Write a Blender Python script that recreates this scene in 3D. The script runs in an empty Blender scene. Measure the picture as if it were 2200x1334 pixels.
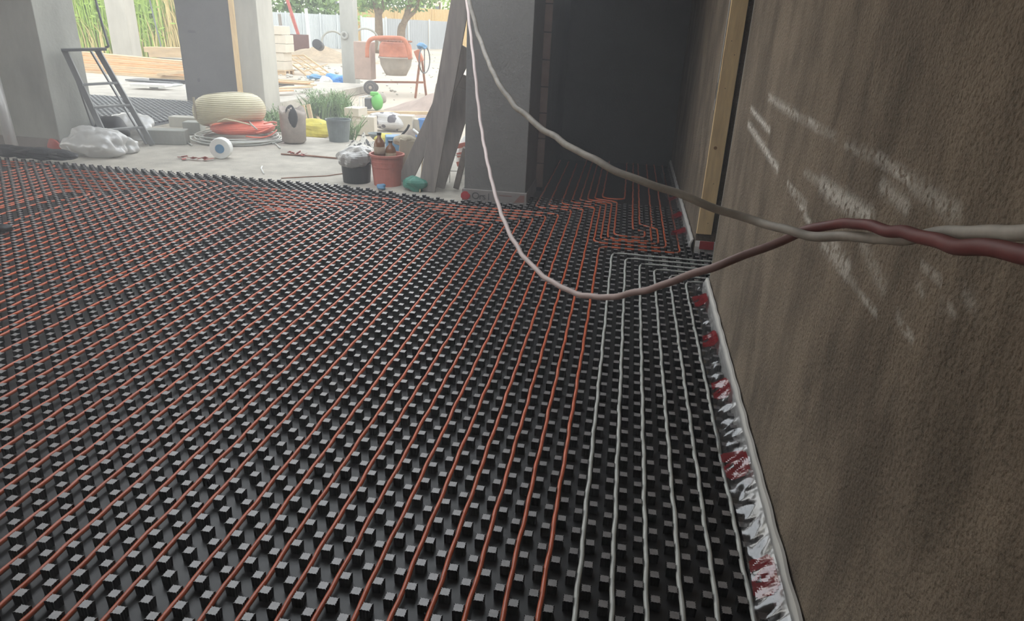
import bpy, math, random
import numpy as np
from mathutils import Vector, Matrix
random.seed(7); rng = np.random.default_rng(7)
S = bpy.context.scene
COL = S.collection

# ------------------------------------------------------------------ camera
CAM = np.array([0.0989, -1.9562, 1.5353]); FPX = 1460.5
def _rot(rx, ry, rz):
    cx, sx, cy, sy, cz, sz = math.cos(rx), math.sin(rx), math.cos(ry), math.sin(ry), math.cos(rz), math.sin(rz)
    X = np.array([[1,0,0],[0,cx,-sx],[0,sx,cx]]); Y = np.array([[cy,0,sy],[0,1,0],[-sy,0,cy]]); Z = np.array([[cz,-sz,0],[sz,cz,0],[0,0,1]])
    return Z @ Y @ X
RM = _rot(math.radians(67.4527), math.radians(-2.4169), math.radians(9.4791))
cd = bpy.data.cameras.new('camera'); cam = bpy.data.objects.new('camera', cd); COL.objects.link(cam)
m4 = np.eye(4); m4[:3,:3] = RM; m4[:3,3] = CAM
cam.matrix_world = Matrix(m4.tolist())
cd.sensor_width = 36; cd.sensor_fit = 'HORIZONTAL'; cd.lens = FPX/2200*36; cd.clip_start = .02; cd.clip_end = 400
S.camera = cam
def ray(px, py): return RM @ np.array([(px-1100)/FPX, -(py-667)/FPX, -1.])
def gp(px, py, z=-.2):
    d = ray(px, py); return CAM + d*(z-CAM[2])/d[2]
def oy(px, py, y):
    d = ray(px, py); return CAM + d*(y-CAM[1])/d[1]
def ox(px, py, x):
    d = ray(px, py); return CAM + d*(x-CAM[0])/d[0]

# ------------------------------------------------------------------ light
W = bpy.data.worlds.new('sky'); S.world = W; W.use_nodes = True
wn = W.node_tree; bg = wn.nodes['Background']
tc = wn.nodes.new('ShaderNodeTexCoord'); sp = wn.nodes.new('ShaderNodeSeparateXYZ'); rp = wn.nodes.new('ShaderNodeValToRGB')
rp.color_ramp.elements[0].position = .0; rp.color_ramp.elements[0].color = (1.0,.97,.90,1)
rp.color_ramp.elements[1].position = .6; rp.color_ramp.elements[1].color = (.90,.95,1.0,1)
wn.links.new(tc.outputs['Generated'], sp.inputs[0]); wn.links.new(sp.outputs['Z'], rp.inputs[0]); wn.links.new(rp.outputs[0], bg.inputs[0])
bg.inputs[1].default_value = 1.95
S.view_settings.view_transform = 'Standard'; S.view_settings.look = 'None'
S.view_settings.gamma = 1; S.view_settings.use_curve_mapping = False
S.view_settings.exposure = 0.75
S.cycles.max_bounces = 8; S.cycles.diffuse_bounces = 5; S.cycles.transparent_max_bounces = 16
S.cycles.use_denoising = True; S.cycles.caustics_reflective = False; S.cycles.caustics_refractive = False

# ------------------------------------------------------------------ materials
def mat(name, col, rough=.7, metal=0., var=.15, vs=6., bump=0., bs=40., spec=.5, stretch=(1,1,1), alpha=1., coat=0., col2=None):
    m = bpy.data.materials.new(name); m.use_nodes = True; n = m.node_tree; b = n.nodes['Principled BSDF']
    b.inputs['Roughness'].default_value = rough; b.inputs['Metallic'].default_value = metal
    b.inputs['Specular IOR Level'].default_value = spec; b.inputs['Alpha'].default_value = alpha
    if coat: b.inputs['Coat Weight'].default_value = coat
    t = n.nodes.new('ShaderNodeTexCoord'); mp = n.nodes.new('ShaderNodeMapping'); mp.inputs['Scale'].default_value = stretch
    n.links.new(t.outputs['Object'], mp.inputs[0])
    if var or col2:
        nz = n.nodes.new('ShaderNodeTexNoise'); nz.inputs['Scale'].default_value = vs; nz.inputs['Detail'].default_value = 6; nz.inputs['Roughness'].default_value = .65
        r = n.nodes.new('ShaderNodeValToRGB')
        c2 = col2 or tuple(min(1, c*(1+var)) for c in col)
        r.color_ramp.elements[0].position = .3; r.color_ramp.elements[1].position = .72
        r.color_ramp.elements[0].color = (*[c*(1-var) for c in col], 1); r.color_ramp.elements[1].color = (*c2, 1)
        n.links.new(mp.outputs[0], nz.inputs[0]); n.links.new(nz.outputs[0], r.inputs[0]); n.links.new(r.outputs[0], b.inputs['Base Color'])
    else: b.inputs['Base Color'].default_value = (*col, 1)
    if bump:
        nb = n.nodes.new('ShaderNodeTexNoise'); nb.inputs['Scale'].default_value = bs; nb.inputs['Detail'].default_value = 5
        bp = n.nodes.new('ShaderNodeBump'); bp.inputs['Strength'].default_value = bump; bp.inputs['Distance'].default_value = .01
        n.links.new(t.outputs['Object'], nb.inputs[0]); n.links.new(nb.outputs[0], bp.inputs['Height']); n.links.new(bp.outputs[0], b.inputs['Normal'])
    return m
def film(name, tint, amt, rough=.12):
    m = bpy.data.materials.new(name); m.use_nodes = True; n = m.node_tree; n.nodes.remove(n.nodes['Principled BSDF'])
    o = n.nodes['Material Output']; tr = n.nodes.new('ShaderNodeBsdfTransparent'); gl = n.nodes.new('ShaderNodeBsdfGlossy'); df = n.nodes.new('ShaderNodeBsdfDiffuse')
    tr.inputs[0].default_value = (*tint[0], 1); df.inputs[0].default_value = (*tint[1], 1); gl.inputs[0].default_value = (.95,.95,.95,1); gl.inputs['Roughness'].default_value = rough
    mx = n.nodes.new('ShaderNodeMixShader'); mx.inputs[0].default_value = amt; n.links.new(tr.outputs[0], mx.inputs[1]); n.links.new(df.outputs[0], mx.inputs[2])
    fr = n.nodes.new('ShaderNodeFresnel'); fr.inputs[0].default_value = 1.5
    ad = n.nodes.new('ShaderNodeMath'); ad.operation = 'ADD'; ad.inputs[1].default_value = .075; ad.use_clamp = True; n.links.new(fr.outputs[0], ad.inputs[0])
    m2 = n.nodes.new('ShaderNodeMixShader'); n.links.new(ad.outputs[0], m2.inputs[0]); n.links.new(mx.outputs[0], m2.inputs[1]); n.links.new(gl.outputs[0], m2.inputs[2])
    n.links.new(m2.outputs[0], o.inputs[0]); return m
MT = {}
def dm(k, *a, **kw): MT[k] = mat(k, *a, **kw)
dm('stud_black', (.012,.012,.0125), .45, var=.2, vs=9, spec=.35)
dm('stud_top_grey', (.42,.44,.45), .5, var=.2, vs=30)  # stud tops paled in colour for the outdoor sheen
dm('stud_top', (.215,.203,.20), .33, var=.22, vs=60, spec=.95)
dm('mat_sheet', (.016,.0155,.016), .38, var=.25, vs=12, spec=.42)
dm('mat_grey', (.10,.105,.11), .45, var=.2, vs=9)  # black mat lightened in its colour for the daylight outside
dm('stud_grey', (.06,.065,.07), .5, var=.2, vs=9)
dm('eps', (.6,.62,.6), .8)
dm('pipe_orange', (.60,.125,.05), .30, var=.12, vs=5)
dm('pipe_white', (.55,.56,.52), .34, var=.1, vs=5)
dm('pipe_cream', (.62,.57,.40), .5, var=.1)
dm('pipe_red', (.82,.20,.13), .4, var=.12)
dm('cable_white', (.47,.43,.375), .6, var=.25, vs=14)
dm('cable_red', (.19,.05,.047), .55, var=.25, vs=14)
dm('slab', (.42,.39,.335), .9, var=.26, vs=3.5, bump=.35, bs=60)
dm('ground', (.45,.39,.31), .95, var=.2, vs=.5, bump=.5, bs=14)
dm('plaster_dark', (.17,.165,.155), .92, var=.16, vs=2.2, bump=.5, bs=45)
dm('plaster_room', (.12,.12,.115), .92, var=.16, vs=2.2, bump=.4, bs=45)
dm('ceiling', (.58,.57,.55), .9, var=.1)
dm('concrete', (.34,.345,.315), .9, var=.2, vs=3, bump=.3, bs=30, stretch=(1,1,.4))
dm('concrete_light', (.44,.425,.375), .9, var=.15, vs=3, stretch=(1,1,.3))
dm('wood', (.88,.62,.33), .65, var=.2, vs=9, stretch=(3,3,.35))
dm('wood_pale', (.55,.41,.25), .75, var=.2, vs=5, stretch=(.4,2,3))
dm('wood_orange', (.62,.38,.20), .75, var=.25, vs=5, stretch=(.4,2,3))
dm('wood_grey', (.28,.25,.225), .85, var=.25, vs=6, stretch=(3,3,.4))
dm('knot', (.30,.17,.07), .8)
dm('brick', (.33,.24,.20), .9, var=.15, vs=8)
dm('foam_dull', (.24,.215,.20), .8, var=.12)  # foam with the shade at the pier and pillar feet put into its colour
dm('foam', (.60,.58,.54), .75, var=.06)
dm('print_red', (.42,.03,.035), .35, var=.1)
dm('print_black', (.05,.05,.05), .6, var=0)
dm('print_faded', (.20,.10,.08), .7, var=.2)
dm('alu', (.27,.28,.285), .5, .55, var=.1)
dm('steel_dark', (.13,.135,.14), .5, .6, var=.1)
dm('rust', (.25,.11,.06), .85, var=.3)
dm('black', (.02,.02,.022), .5, var=.1)
dm('grey_bucket', (.17,.20,.20), .6, var=.25, vs=10)
dm('red_bucket', (.50,.17,.13), .6, var=.15, vs=8)
dm('dirt', (.36,.28,.19), .95, var=.3, vs=4, bump=.6, bs=20)
dm('sand', (.36,.28,.235), .95, var=.2, vs=5, bump=.4, bs=40)
dm('blue', (.06,.24,.62), .5, var=.12)
dm('blue_dull', (.10,.24,.40), .5, var=.15)
dm('yellow', (.55,.47,.05), .6, var=.15, vs=12)
dm('green_machine', (.12,.45,.08), .45, var=.12)
dm('green_bag', (.05,.22,.16), .35, var=.2)
dm('paper', (.36,.31,.27), .85, var=.25, vs=9)
dm('tan', (.42,.37,.28), .85, var=.15)
dm('aac', (.56,.51,.42), .9, var=.08, vs=5)
dm('white', (.75,.75,.72), .6, var=.08)
dm('mixer_orange', (.44,.15,.075), .6, var=.2, vs=7)
dm('mixer_pink', (.38,.28,.23), .8, var=.15)
dm('mixer_cone', (.36,.32,.27), .8, var=.18, vs=6)
dm('rubber', (.10,.095,.09), .8, var=.2)
dm('fence_white', (.56,.60,.62), .6, var=.1, vs=2, stretch=(6,6,.3))
dm('fence_grey', (.34,.36,.37), .6, var=.08, vs=3, stretch=(6,6,.3))
dm('fence_yellow', (.58,.43,.22), .7, var=.06)
dm('house', (.62,.56,.48), .9, var=.08)
dm('glass_dark', (.10,.12,.14), .15, var=0)
dm('bark', (.20,.15,.10), .95, var=.3, vs=8)
dm('leaf_a', (.26,.40,.10), .7, var=.35, vs=1.2)
dm('leaf_b', (.17,.27,.09), .7, var=.35, vs=1.2)
dm('leaf_weed', (.17,.27,.10), .7, var=.3, vs=4)
dm('reed', (.34,.50,.10), .7, var=.3, vs=.8)
dm('straw', (.66,.55,.26), .8, var=.25, vs=1.5)
dm('glass_brown', (.20,.08,.025), .12, var=.1)
dm('clay_red', (.42,.09,.07), .6, var=.2)
dm('dark_panel', (.16,.08,.07), .8)
dm('bead', (.34,.33,.31), .6, var=.1)
MT['film'] = film('film', ((.93,.93,.94),(.55,.54,.54)), .03, .13)
MT['film_red'] = film('film_red', ((.62,.07,.08),(.34,.015,.022)), .45, .12)
MT['film_bag'] = film('film_bag', ((.86,.86,.86),(.60,.57,.52)), .38, .3)
MT['film_white'] = film('film_white', ((.9,.9,.9),(.80,.79,.77)), .6, .28)
# cow spots and banding
def two_tone(name, a, b, scale, pos):
    m = mat(name, a, .6, var=0); n = m.node_tree; t = n.nodes.new('ShaderNodeTexCoord'); z = n.nodes.new('ShaderNodeTexNoise'); r = n.nodes.new('ShaderNodeValToRGB')
    z.inputs['Scale'].default_value = scale; z.inputs['Detail'].default_value = 1
    r.color_ramp.elements[0].position = pos; r.color_ramp.elements[1].position = pos+.03
    r.color_ramp.elements[0].color = (*a,1); r.color_ramp.elements[1].color = (*b,1)
    n.links.new(t.outputs['Object'], z.inputs[0]); n.links.new(z.outputs[0], r.inputs[0]); n.links.new(r.outputs[0], n.nodes['Principled BSDF'].inputs['Base Color']); MT[name] = m
two_tone('cow', (.60,.59,.58), (.10,.09,.10), 7, .55)
two_tone('litter', (.66,.63,.56), (.07,.07,.07), 16, .52)

# ------------------------------------------------------------------ mesh helpers
class MB:
    def __init__(s): s.v = []; s.f = []
    def add(s, v, f):
        o = len(s.v); s.v += [tuple(map(float, p)) for p in v]; s.f += [tuple(i+o for i in q) for q in f]; return s
    def box(s, c, d, R=None):
        c = np.array(c, float); R = np.eye(3) if R is None else np.array(R)
        q = np.array([[x,y,z] for z in (-.5,.5) for y in (-.5,.5) for x in (-.5,.5)])*np.array(d)
        return s.add(q @ R.T + c, [(0,2,3,1),(4,5,7,6),(0,1,5,4),(2,6,7,3),(0,4,6,2),(1,3,7,5)])
    def lim(s, x0, x1, y0, y1, z0, z1): return s.box(((x0+x1)/2,(y0+y1)/2,(z0+z1)/2),(x1-x0,y1-y0,z1-z0))
    def bar(s, p0, p1, w, t, up=(0,0,1)):
        p0 = np.array(p0,float); p1 = np.array(p1,float); a = p1-p0; L = np.linalg.norm(a); a /= L
        u = np.array(up,float); u = u-a*(u@a); u /= np.linalg.norm(u); b = np.cross(u, a)
        return s.box((p0+p1)/2, (L,w,t), np.stack([a,b,u],1))
    def tube(s, pts, r, seg=8, closed=False, caps=True):
        P = np.array(pts, float); n = len(P); r = np.broadcast_to(r, (n,))
        if closed: T = np.roll(P,-1,0)-np.roll(P,1,0)
        else:
            T = np.empty_like(P); T[1:-1] = P[2:]-P[:-2]; T[0] = P[1]-P[0]; T[-1] = P[-1]-P[-2]
        T /= np.linalg.norm(T, axis=1)[:,None]+1e-12
        u = np.array([0,0,1.]) if abs(T[0][2]) < .9 else np.array([1.,0,0]); V = []
        an = np.arange(seg)*2*math.pi/seg
        for i in range(n):
            u = u-T[i]*(u@T[i]); u /= np.linalg.norm(u)+1e-12; w = np.cross(T[i], u)
            V += list(P[i]+r[i]*(np.cos(an)[:,None]*u+np.sin(an)[:,None]*w))
        F = []
        for i in range(n if closed else n-1):
            j = (i+1) % n
            F += [(i*seg+k, i*seg+(k+1)%seg, j*seg+(k+1)%seg, j*seg+k) for k in range(seg)]
        if caps and not closed: F += [tuple(range(seg))[::-1], tuple((n-1)*seg+k for k in range(seg))]
        return s.add(V, F)
    def lathe(s, prof, c, seg=24, R=None, wob=0.):
        R = np.eye(3) if R is None else np.array(R); V = []; n = len(prof)
        an = np.arange(seg)*2*math.pi/seg; wv = 1+wob*rng.normal(size=(n,seg))
        for i,(r,z) in enumerate(prof): V += [R @ np.array([r*wv[i,k]*math.cos(a), r*wv[i,k]*math.sin(a), z])+np.array(c,float) for k,a in enumerate(an)]
        F = [(i*seg+k, i*seg+(k+1)%seg, (i+1)*seg+(k+1)%seg, (i+1)*seg+k) for i in range(n-1) for k in range(seg)]
        F += [tuple(range(seg))[::-1], tuple((n-1)*seg+k for k in range(seg))]
        return s.add(V, F)
    def blob(s, c, d, amp=.15, nu=20, nv=12, fr=3., seed=0):
        g = np.random.default_rng(seed+11); K = g.normal(size=(6,3))*fr; ph = g.uniform(0,6.28,6); V = []
        for i in range(nv+1):
            th = math.pi*i/nv
            for k in range(nu):
                a = 2*math.pi*k/nu; p = np.array([math.sin(th)*math.cos(a), math.sin(th)*math.sin(a), math.cos(th)])
                q = 1+amp*np.sin(K@p+ph).sum()/2.5; V.append(np.array(c)+p*q*np.array(d)/2)
        F = [(i*nu+k, (i+1)*nu+k, (i+1)*nu+(k+1)%nu, i*nu+(k+1)%nu) for i in range(nv) for k in range(nu)]
        return s.add(V, F)
    def heap(s, c, d, amp=.2, n=22, seed=0):
        g = np.random.default_rng(seed+5); K = g.normal(size=(5,2))*3; ph = g.uniform(0,6.28,5); V = []
        for i in range(n+1):
            for k in range(n+1):
                x, y = 2*i/n-1, 2*k/n-1; r = min(1, math.hypot(x,y)); h = (math.cos(r*math.pi)+1)/2
                h *= 1+amp*np.sin(K@np.array([x,y])*2+ph).sum(); V.append((c[0]+x*d[0]/2, c[1]+y*d[1]/2, c[2]-.02+max(0,h)*d[2]))
        F = [(i*(n+1)+k, (i+1)*(n+1)+k, (i+1)*(n+1)+k+1, i*(n+1)+k+1) for i in range(n) for k in range(n)]
        return s.add(V, F)
    def build(s, name, m, parent=None, smooth=False, bevel=0., solid=0.):
        me = bpy.data.meshes.new(name); off = np.array(WL.get(parent.name, (0,0,0))) if parent else np.zeros(3)
        V = np.array(s.v)-off
        me.from_pydata(V.tolist(), [], s.f); me.update()
        me.materials.append(MT[m] if isinstance(m, str) else m)
        if smooth: me.polygons.foreach_set('use_smooth', [True]*len(me.polygons))
        o = bpy.data.objects.new(name, me); COL.objects.link(o)
        if parent: o.parent = parent; WL[o.name] = tuple(off)
        if solid:
            md = o.modifiers.new('s','SOLIDIFY'); md.thickness = solid; md.offset = 0
        if bevel:
            md = o.modifiers.new('b','BEVEL'); md.width = bevel; md.segments = 2; md.limit_method = 'ANGLE'
        return o
WL = {}
def tag(o, label=None, cat=None, group=None, kind=None):
    if label: o['label'] = label
    if cat: o['category'] = cat
    if group: o['group'] = group
    if kind: o['kind'] = kind
    return o
def thing(name, label, cat, loc, group=None):
    e = bpy.data.objects.new(name, None); COL.objects.link(e); e.location = loc; e.empty_display_size = .1
    WL[e.name] = tuple(map(float, loc)); return tag(e, label, cat, group)
def rotz(a): c, s_ = math.cos(a), math.sin(a); return np.array([[c,-s_,0],[s_,c,0],[0,0,1]])
def euler(a, b, c): return _rot(a, b, c)

# ------------------------------------------------------------------ setting
SL = -.03; GR = -.2
b = MB(); b.lim(-14,4,-4.2,7.42,GR,SL); b.lim(-22,-6.75,7.42,16.5,GR,SL)
tag(b.build('floor','slab'), 'pale dusty concrete floor slab', 'floor', kind='structure')
b = MB(); n_ = 60
for i in range(n_+1):
    for k in range(n_+1):
        x, y = -70+110*i/n_, -8+100*k/n_; b.v.append((x, y, GR-.012+.03*math.sin(x*1.3+y*.6)*math.sin(y*.9-x*.4)*(1 if y>9 else 0)))
b.f = [(i*(n_+1)+k,(i+1)*(n_+1)+k,(i+1)*(n_+1)+k+1,i*(n_+1)+k+1) for i in range(n_) for k in range(n_)]
tag(b.build('ground','ground',smooth=True), 'pale sandy yard ground outside the building', 'ground', kind='structure')
b = MB(); X0, X1, Y0_, Y1_ = -4.8, -.5, .7, 4.2      # unseen opening added to the ceiling to let in fill light
b.lim(-12,X0,-4.2,5.2,2.75,2.95); b.lim(X1,4,-4.2,5.2,2.75,2.95); b.lim(X0,X1,-4.2,Y0_,2.75,2.95); b.lim(X0,X1,Y1_,5.2,2.75,2.95)
b.lim(-12,-6.4,5.2,6.4,2.75,2.95); b.lim(-1.3,4,5.2,8,2.75,2.95); b.lim(-10,-6.4,6.4,11.2,2.75,2.95)
tag(b.build('ceiling','ceiling'), 'bare concrete ceiling slab over the room', 'ceiling', kind='structure')
# right wall (near), slightly off the pipe axis, with scuffs stored as a wear mask
WX = lambda y: .7235+.0092*y
SC = []
def sc(o, k, l):
    for (x0,y0,x1,y1,w,s_) in l:
        A = ox(o[0]+x0/k, o[1]+y0/k, .735); B = ox(o[0]+x1/k, o[1]+y1/k, .735)
        dpt = np.linalg.norm((A+B)/2-CAM); SC.append((A[1:], B[1:], w/k*dpt/FPX, s_))
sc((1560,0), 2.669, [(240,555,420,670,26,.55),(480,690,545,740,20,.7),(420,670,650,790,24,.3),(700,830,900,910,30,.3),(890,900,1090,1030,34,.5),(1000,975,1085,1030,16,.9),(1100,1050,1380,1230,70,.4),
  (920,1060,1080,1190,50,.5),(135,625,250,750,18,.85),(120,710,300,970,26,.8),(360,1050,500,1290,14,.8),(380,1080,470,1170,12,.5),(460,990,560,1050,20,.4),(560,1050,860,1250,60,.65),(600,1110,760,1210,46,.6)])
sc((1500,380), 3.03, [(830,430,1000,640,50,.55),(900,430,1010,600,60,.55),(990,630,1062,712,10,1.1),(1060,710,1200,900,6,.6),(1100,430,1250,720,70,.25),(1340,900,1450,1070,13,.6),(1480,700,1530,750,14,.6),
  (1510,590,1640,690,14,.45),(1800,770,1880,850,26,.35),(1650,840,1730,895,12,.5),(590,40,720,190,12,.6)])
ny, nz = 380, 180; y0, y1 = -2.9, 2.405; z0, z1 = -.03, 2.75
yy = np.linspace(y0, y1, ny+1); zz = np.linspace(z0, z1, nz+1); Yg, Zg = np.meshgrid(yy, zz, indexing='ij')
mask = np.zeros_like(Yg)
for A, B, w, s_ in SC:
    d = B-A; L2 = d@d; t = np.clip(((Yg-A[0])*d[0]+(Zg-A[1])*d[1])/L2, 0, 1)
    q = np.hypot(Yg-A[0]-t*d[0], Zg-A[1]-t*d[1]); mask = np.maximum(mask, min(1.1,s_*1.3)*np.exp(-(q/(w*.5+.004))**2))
b = MB(); b.v = list(zip(WX(Yg).ravel(), Yg.ravel(), Zg.ravel()))
b.f = [(i*(nz+1)+k, i*(nz+1)+k+1, (i+1)*(nz+1)+k+1, (i+1)*(nz+1)+k) for i in range(ny) for k in range(nz)]
nfront = len(b.v)
b.lim(WX(0)+.03, 1.0, y0, y1, z0, z1)
b.f += [] ; e0 = (ny)*(nz+1)
b.add([(WX(y1),y1,z0),(WX(y1),y1,z1),(1.0,y1,z1),(1.0,y1,z0)], [(0,1,2,3)])
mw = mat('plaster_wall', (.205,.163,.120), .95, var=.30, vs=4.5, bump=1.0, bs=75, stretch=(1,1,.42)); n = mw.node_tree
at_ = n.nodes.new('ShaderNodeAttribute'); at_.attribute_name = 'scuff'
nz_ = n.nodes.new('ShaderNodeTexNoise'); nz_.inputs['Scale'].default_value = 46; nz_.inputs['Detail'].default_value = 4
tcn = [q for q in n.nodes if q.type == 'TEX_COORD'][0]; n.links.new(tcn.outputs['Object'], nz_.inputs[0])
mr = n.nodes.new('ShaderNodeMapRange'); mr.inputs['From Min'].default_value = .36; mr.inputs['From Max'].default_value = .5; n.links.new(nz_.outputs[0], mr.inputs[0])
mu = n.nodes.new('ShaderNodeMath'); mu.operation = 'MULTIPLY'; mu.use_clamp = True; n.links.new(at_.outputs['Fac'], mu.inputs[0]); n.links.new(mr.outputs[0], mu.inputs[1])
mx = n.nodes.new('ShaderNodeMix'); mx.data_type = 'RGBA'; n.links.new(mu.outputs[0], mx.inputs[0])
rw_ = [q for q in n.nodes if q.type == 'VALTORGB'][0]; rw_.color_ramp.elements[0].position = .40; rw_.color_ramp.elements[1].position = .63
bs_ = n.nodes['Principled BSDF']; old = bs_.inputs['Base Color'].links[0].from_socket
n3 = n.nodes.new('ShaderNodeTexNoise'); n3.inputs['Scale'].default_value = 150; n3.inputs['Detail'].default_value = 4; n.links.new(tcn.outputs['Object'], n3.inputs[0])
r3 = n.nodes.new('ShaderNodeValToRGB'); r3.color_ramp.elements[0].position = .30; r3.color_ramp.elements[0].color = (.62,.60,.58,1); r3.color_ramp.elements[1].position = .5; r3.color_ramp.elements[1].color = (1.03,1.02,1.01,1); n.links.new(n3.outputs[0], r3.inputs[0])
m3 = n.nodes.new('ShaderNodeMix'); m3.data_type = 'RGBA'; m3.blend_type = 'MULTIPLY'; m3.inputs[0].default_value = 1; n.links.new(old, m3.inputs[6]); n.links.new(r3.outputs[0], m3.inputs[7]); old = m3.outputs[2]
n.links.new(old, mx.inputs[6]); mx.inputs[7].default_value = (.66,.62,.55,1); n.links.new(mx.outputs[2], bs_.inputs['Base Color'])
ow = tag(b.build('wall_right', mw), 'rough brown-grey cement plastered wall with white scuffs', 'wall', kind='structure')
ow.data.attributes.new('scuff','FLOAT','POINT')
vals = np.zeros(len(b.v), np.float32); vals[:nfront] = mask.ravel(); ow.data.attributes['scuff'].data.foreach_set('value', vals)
b = MB(); b.bar((WX(2.40)+.004,2.40,.06),(WX(2.40)+.004,2.40,2.75),.010,.010,(0,1,0))
tag(b.build('trim_2','bead',bevel=.002), 'pale corner bead on the end of the plastered wall', 'trim', kind='structure')
b = MB(); b.lim(.722,1.0,3.275,7.2,SL,2.75); b.lim(1.0,2.9,3.6,3.8,SL,2.75); b.lim(2.7,2.9,-4.2,3.6,SL,2.75)
tag(b.build('wall_right.001','plaster_wall' if False else mw), 'plastered wall beyond the opening with a timber batten on its end', 'wall', kind='structure')
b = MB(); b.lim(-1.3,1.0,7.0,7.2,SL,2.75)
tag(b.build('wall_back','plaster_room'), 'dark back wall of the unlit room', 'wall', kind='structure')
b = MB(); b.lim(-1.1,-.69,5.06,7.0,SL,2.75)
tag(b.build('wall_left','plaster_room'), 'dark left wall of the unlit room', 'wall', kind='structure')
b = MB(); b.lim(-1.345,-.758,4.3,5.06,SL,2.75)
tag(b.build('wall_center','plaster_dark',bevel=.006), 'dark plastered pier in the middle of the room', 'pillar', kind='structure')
b = MB()
for k in range(11): b.lim(-.757,-.685,5.03,5.059,.02+.25*k,.26+.25*k)
tag(b.build('trim_3','brick',bevel=.004), 'strip of bare brick ends beside the dark pier', 'trim', kind='structure')
b = MB(); b.lim(-8.6,-6.46,5.25,5.86,SL,2.75)
tag(b.build('wall_far','concrete',bevel=.008), 'big grey concrete pillar at the far side with a stepladder against it', 'pillar', kind='structure')
b = MB(); b.lim(-12,4,-4.4,-4.2,SL,2.75)
tag(b.build('wall_behind','plaster_dark'), 'plastered outer walls behind and to the side of the room', 'wall', kind='structure')
b = MB(); b.lim(-8.19,-7.06,10.38,10.9,SL,2.75)
tag(b.build('wall_stub','plaster_room',bevel=.006), 'dark plastered wall stub across the yard slab', 'wall', kind='structure')
b = MB(); b.lim(-7.02,-6.56,10.32,10.9,SL-.1,3.2)
o = tag(b.build('column','concrete_light',bevel=.008), 'pale concrete column joined to the dark wall stub', 'column', kind='structure')
b = MB(); b.lim(-7.085,-6.985,10.30,10.36,SL,2.75)
tag(b.build('trim_4','wood',bevel=.004), 'wooden batten between dark wall stub and pale column', 'trim', kind='structure')
q0 = gp(752,191)
b = MB(); b.lim(q0[0]-.2,q0[0]+.17,q0[1],q0[1]+.36,GR-.05,3.6)
o = tag(b.build('column.001','concrete',bevel=.015), 'slim grey concrete post standing in the yard', 'column', kind='structure')
q1 = oy(740,76,q0[1]-.02); b = MB(); an = np.linspace(0,2*math.pi,24)[:-1]
b.tube([(q1[0]+.075*math.cos(a), q1[1], q1[2]+.075*math.sin(a)) for a in an], .035, 8, True)
b.build('ring_plug','concrete',o)
q2 = gp(262,118,SL); q2 = oy(262,112,19.)
b = MB(); b.lim(q2[0]-.34,q2[0]+.34,19,19.5,SL-.2,3.4)
tag(b.build('column.002','concrete_light',bevel=.02), 'pale concrete post behind the stacked boards', 'column', kind='structure')

# jamb batten
b = MB(); b.blob(oy(413,68,10.37),(.17,.006,.05),.3,seed=33); tag(b.build('stencil_mark','print_black',bpy.data.objects['wall_stub']),'faint dark stencilled mark'); b = MB(); b.blob(oy(427,172,10.37),(.06,.006,.07),.1,seed=34); b.build('socket_hole','print_black',bpy.data.objects['wall_stub'])
t = tag(MB().lim(.722,.834,3.252,3.274,.142,2.74).build('trim_1','wood',bevel=.003), 'yellow wooden batten on the end of the far wall', 'trim', kind='structure')
kn = MB(); P = oy(1537,318,3.25); kn.lathe([(.012,-.0015),(.012,.0015)], (P[0],3.2515,P[2]), 18, euler(math.pi/2,0,0))
for px, py in [(1572,88),(1578,118),(1558,190),(1533,395),(1521,480)]:
    P = oy(px,py,3.25); kn.lathe([(.0035,-.0015),(.0035,.0015)], (P[0],3.2515,P[2]), 10, euler(math.pi/2,0,0))
kn.build('knots','knot',t)
b = MB(); b.lim(.7165,.7215,3.278,3.315,1.05,2.74)
o = tag(b.build('corner_bead','bead',bevel=.002), 'white metal corner bead beside the yellow batten, ending in mid wall', 'corner bead')
b = MB(); b.lim(.7155,.7166,3.288,3.303,1.13,1.24); b.build('slot','black',o)

# ------------------------------------------------------------------ studded insulation
XW = lambda u: u*1.006
PY = .0985
def outline(n_side, r, lobes):
    pts = []
    for sgn in range(4):
        a = sgn*math.pi/2; c, s_ = math.cos(a), math.sin(a)
        for k in range(n_side):
            t = -1+2*k/n_side
            d = [1.0,.82,.95,.85,.95,.82][k] if lobes else [1.0,.87][k]
            x, y = r*t*(1.0 if k else 1.02), -r*(d if k else 1.02)
            pts.append((c*x-s_*y, s_*x+c*y))
    return np.array(pts)
def stud_unit(near):
    o = outline(6,.0150,True) if near else outline(2,.0148,False); n = len(o)
    rings = [(.95,-.012),(1.0,.0145),(1.02,.0212),(.965,.0222)] if near else [(.98,-.012),(1.02,.0212),(.96,.0222)]
    V = np.concatenate([np.c_[o*s_, np.full(n,z)] for s_, z in rings]); F = []
    for i in range(len(rings)-1): F += [(i*n+k, i*n+(k+1)%n, (i+1)*n+(k+1)%n, (i+1)*n+k) for k in range(n)]
    F.append(tuple((len(rings)-1)*n+k for k in range(n)))
    return V, F
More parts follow.
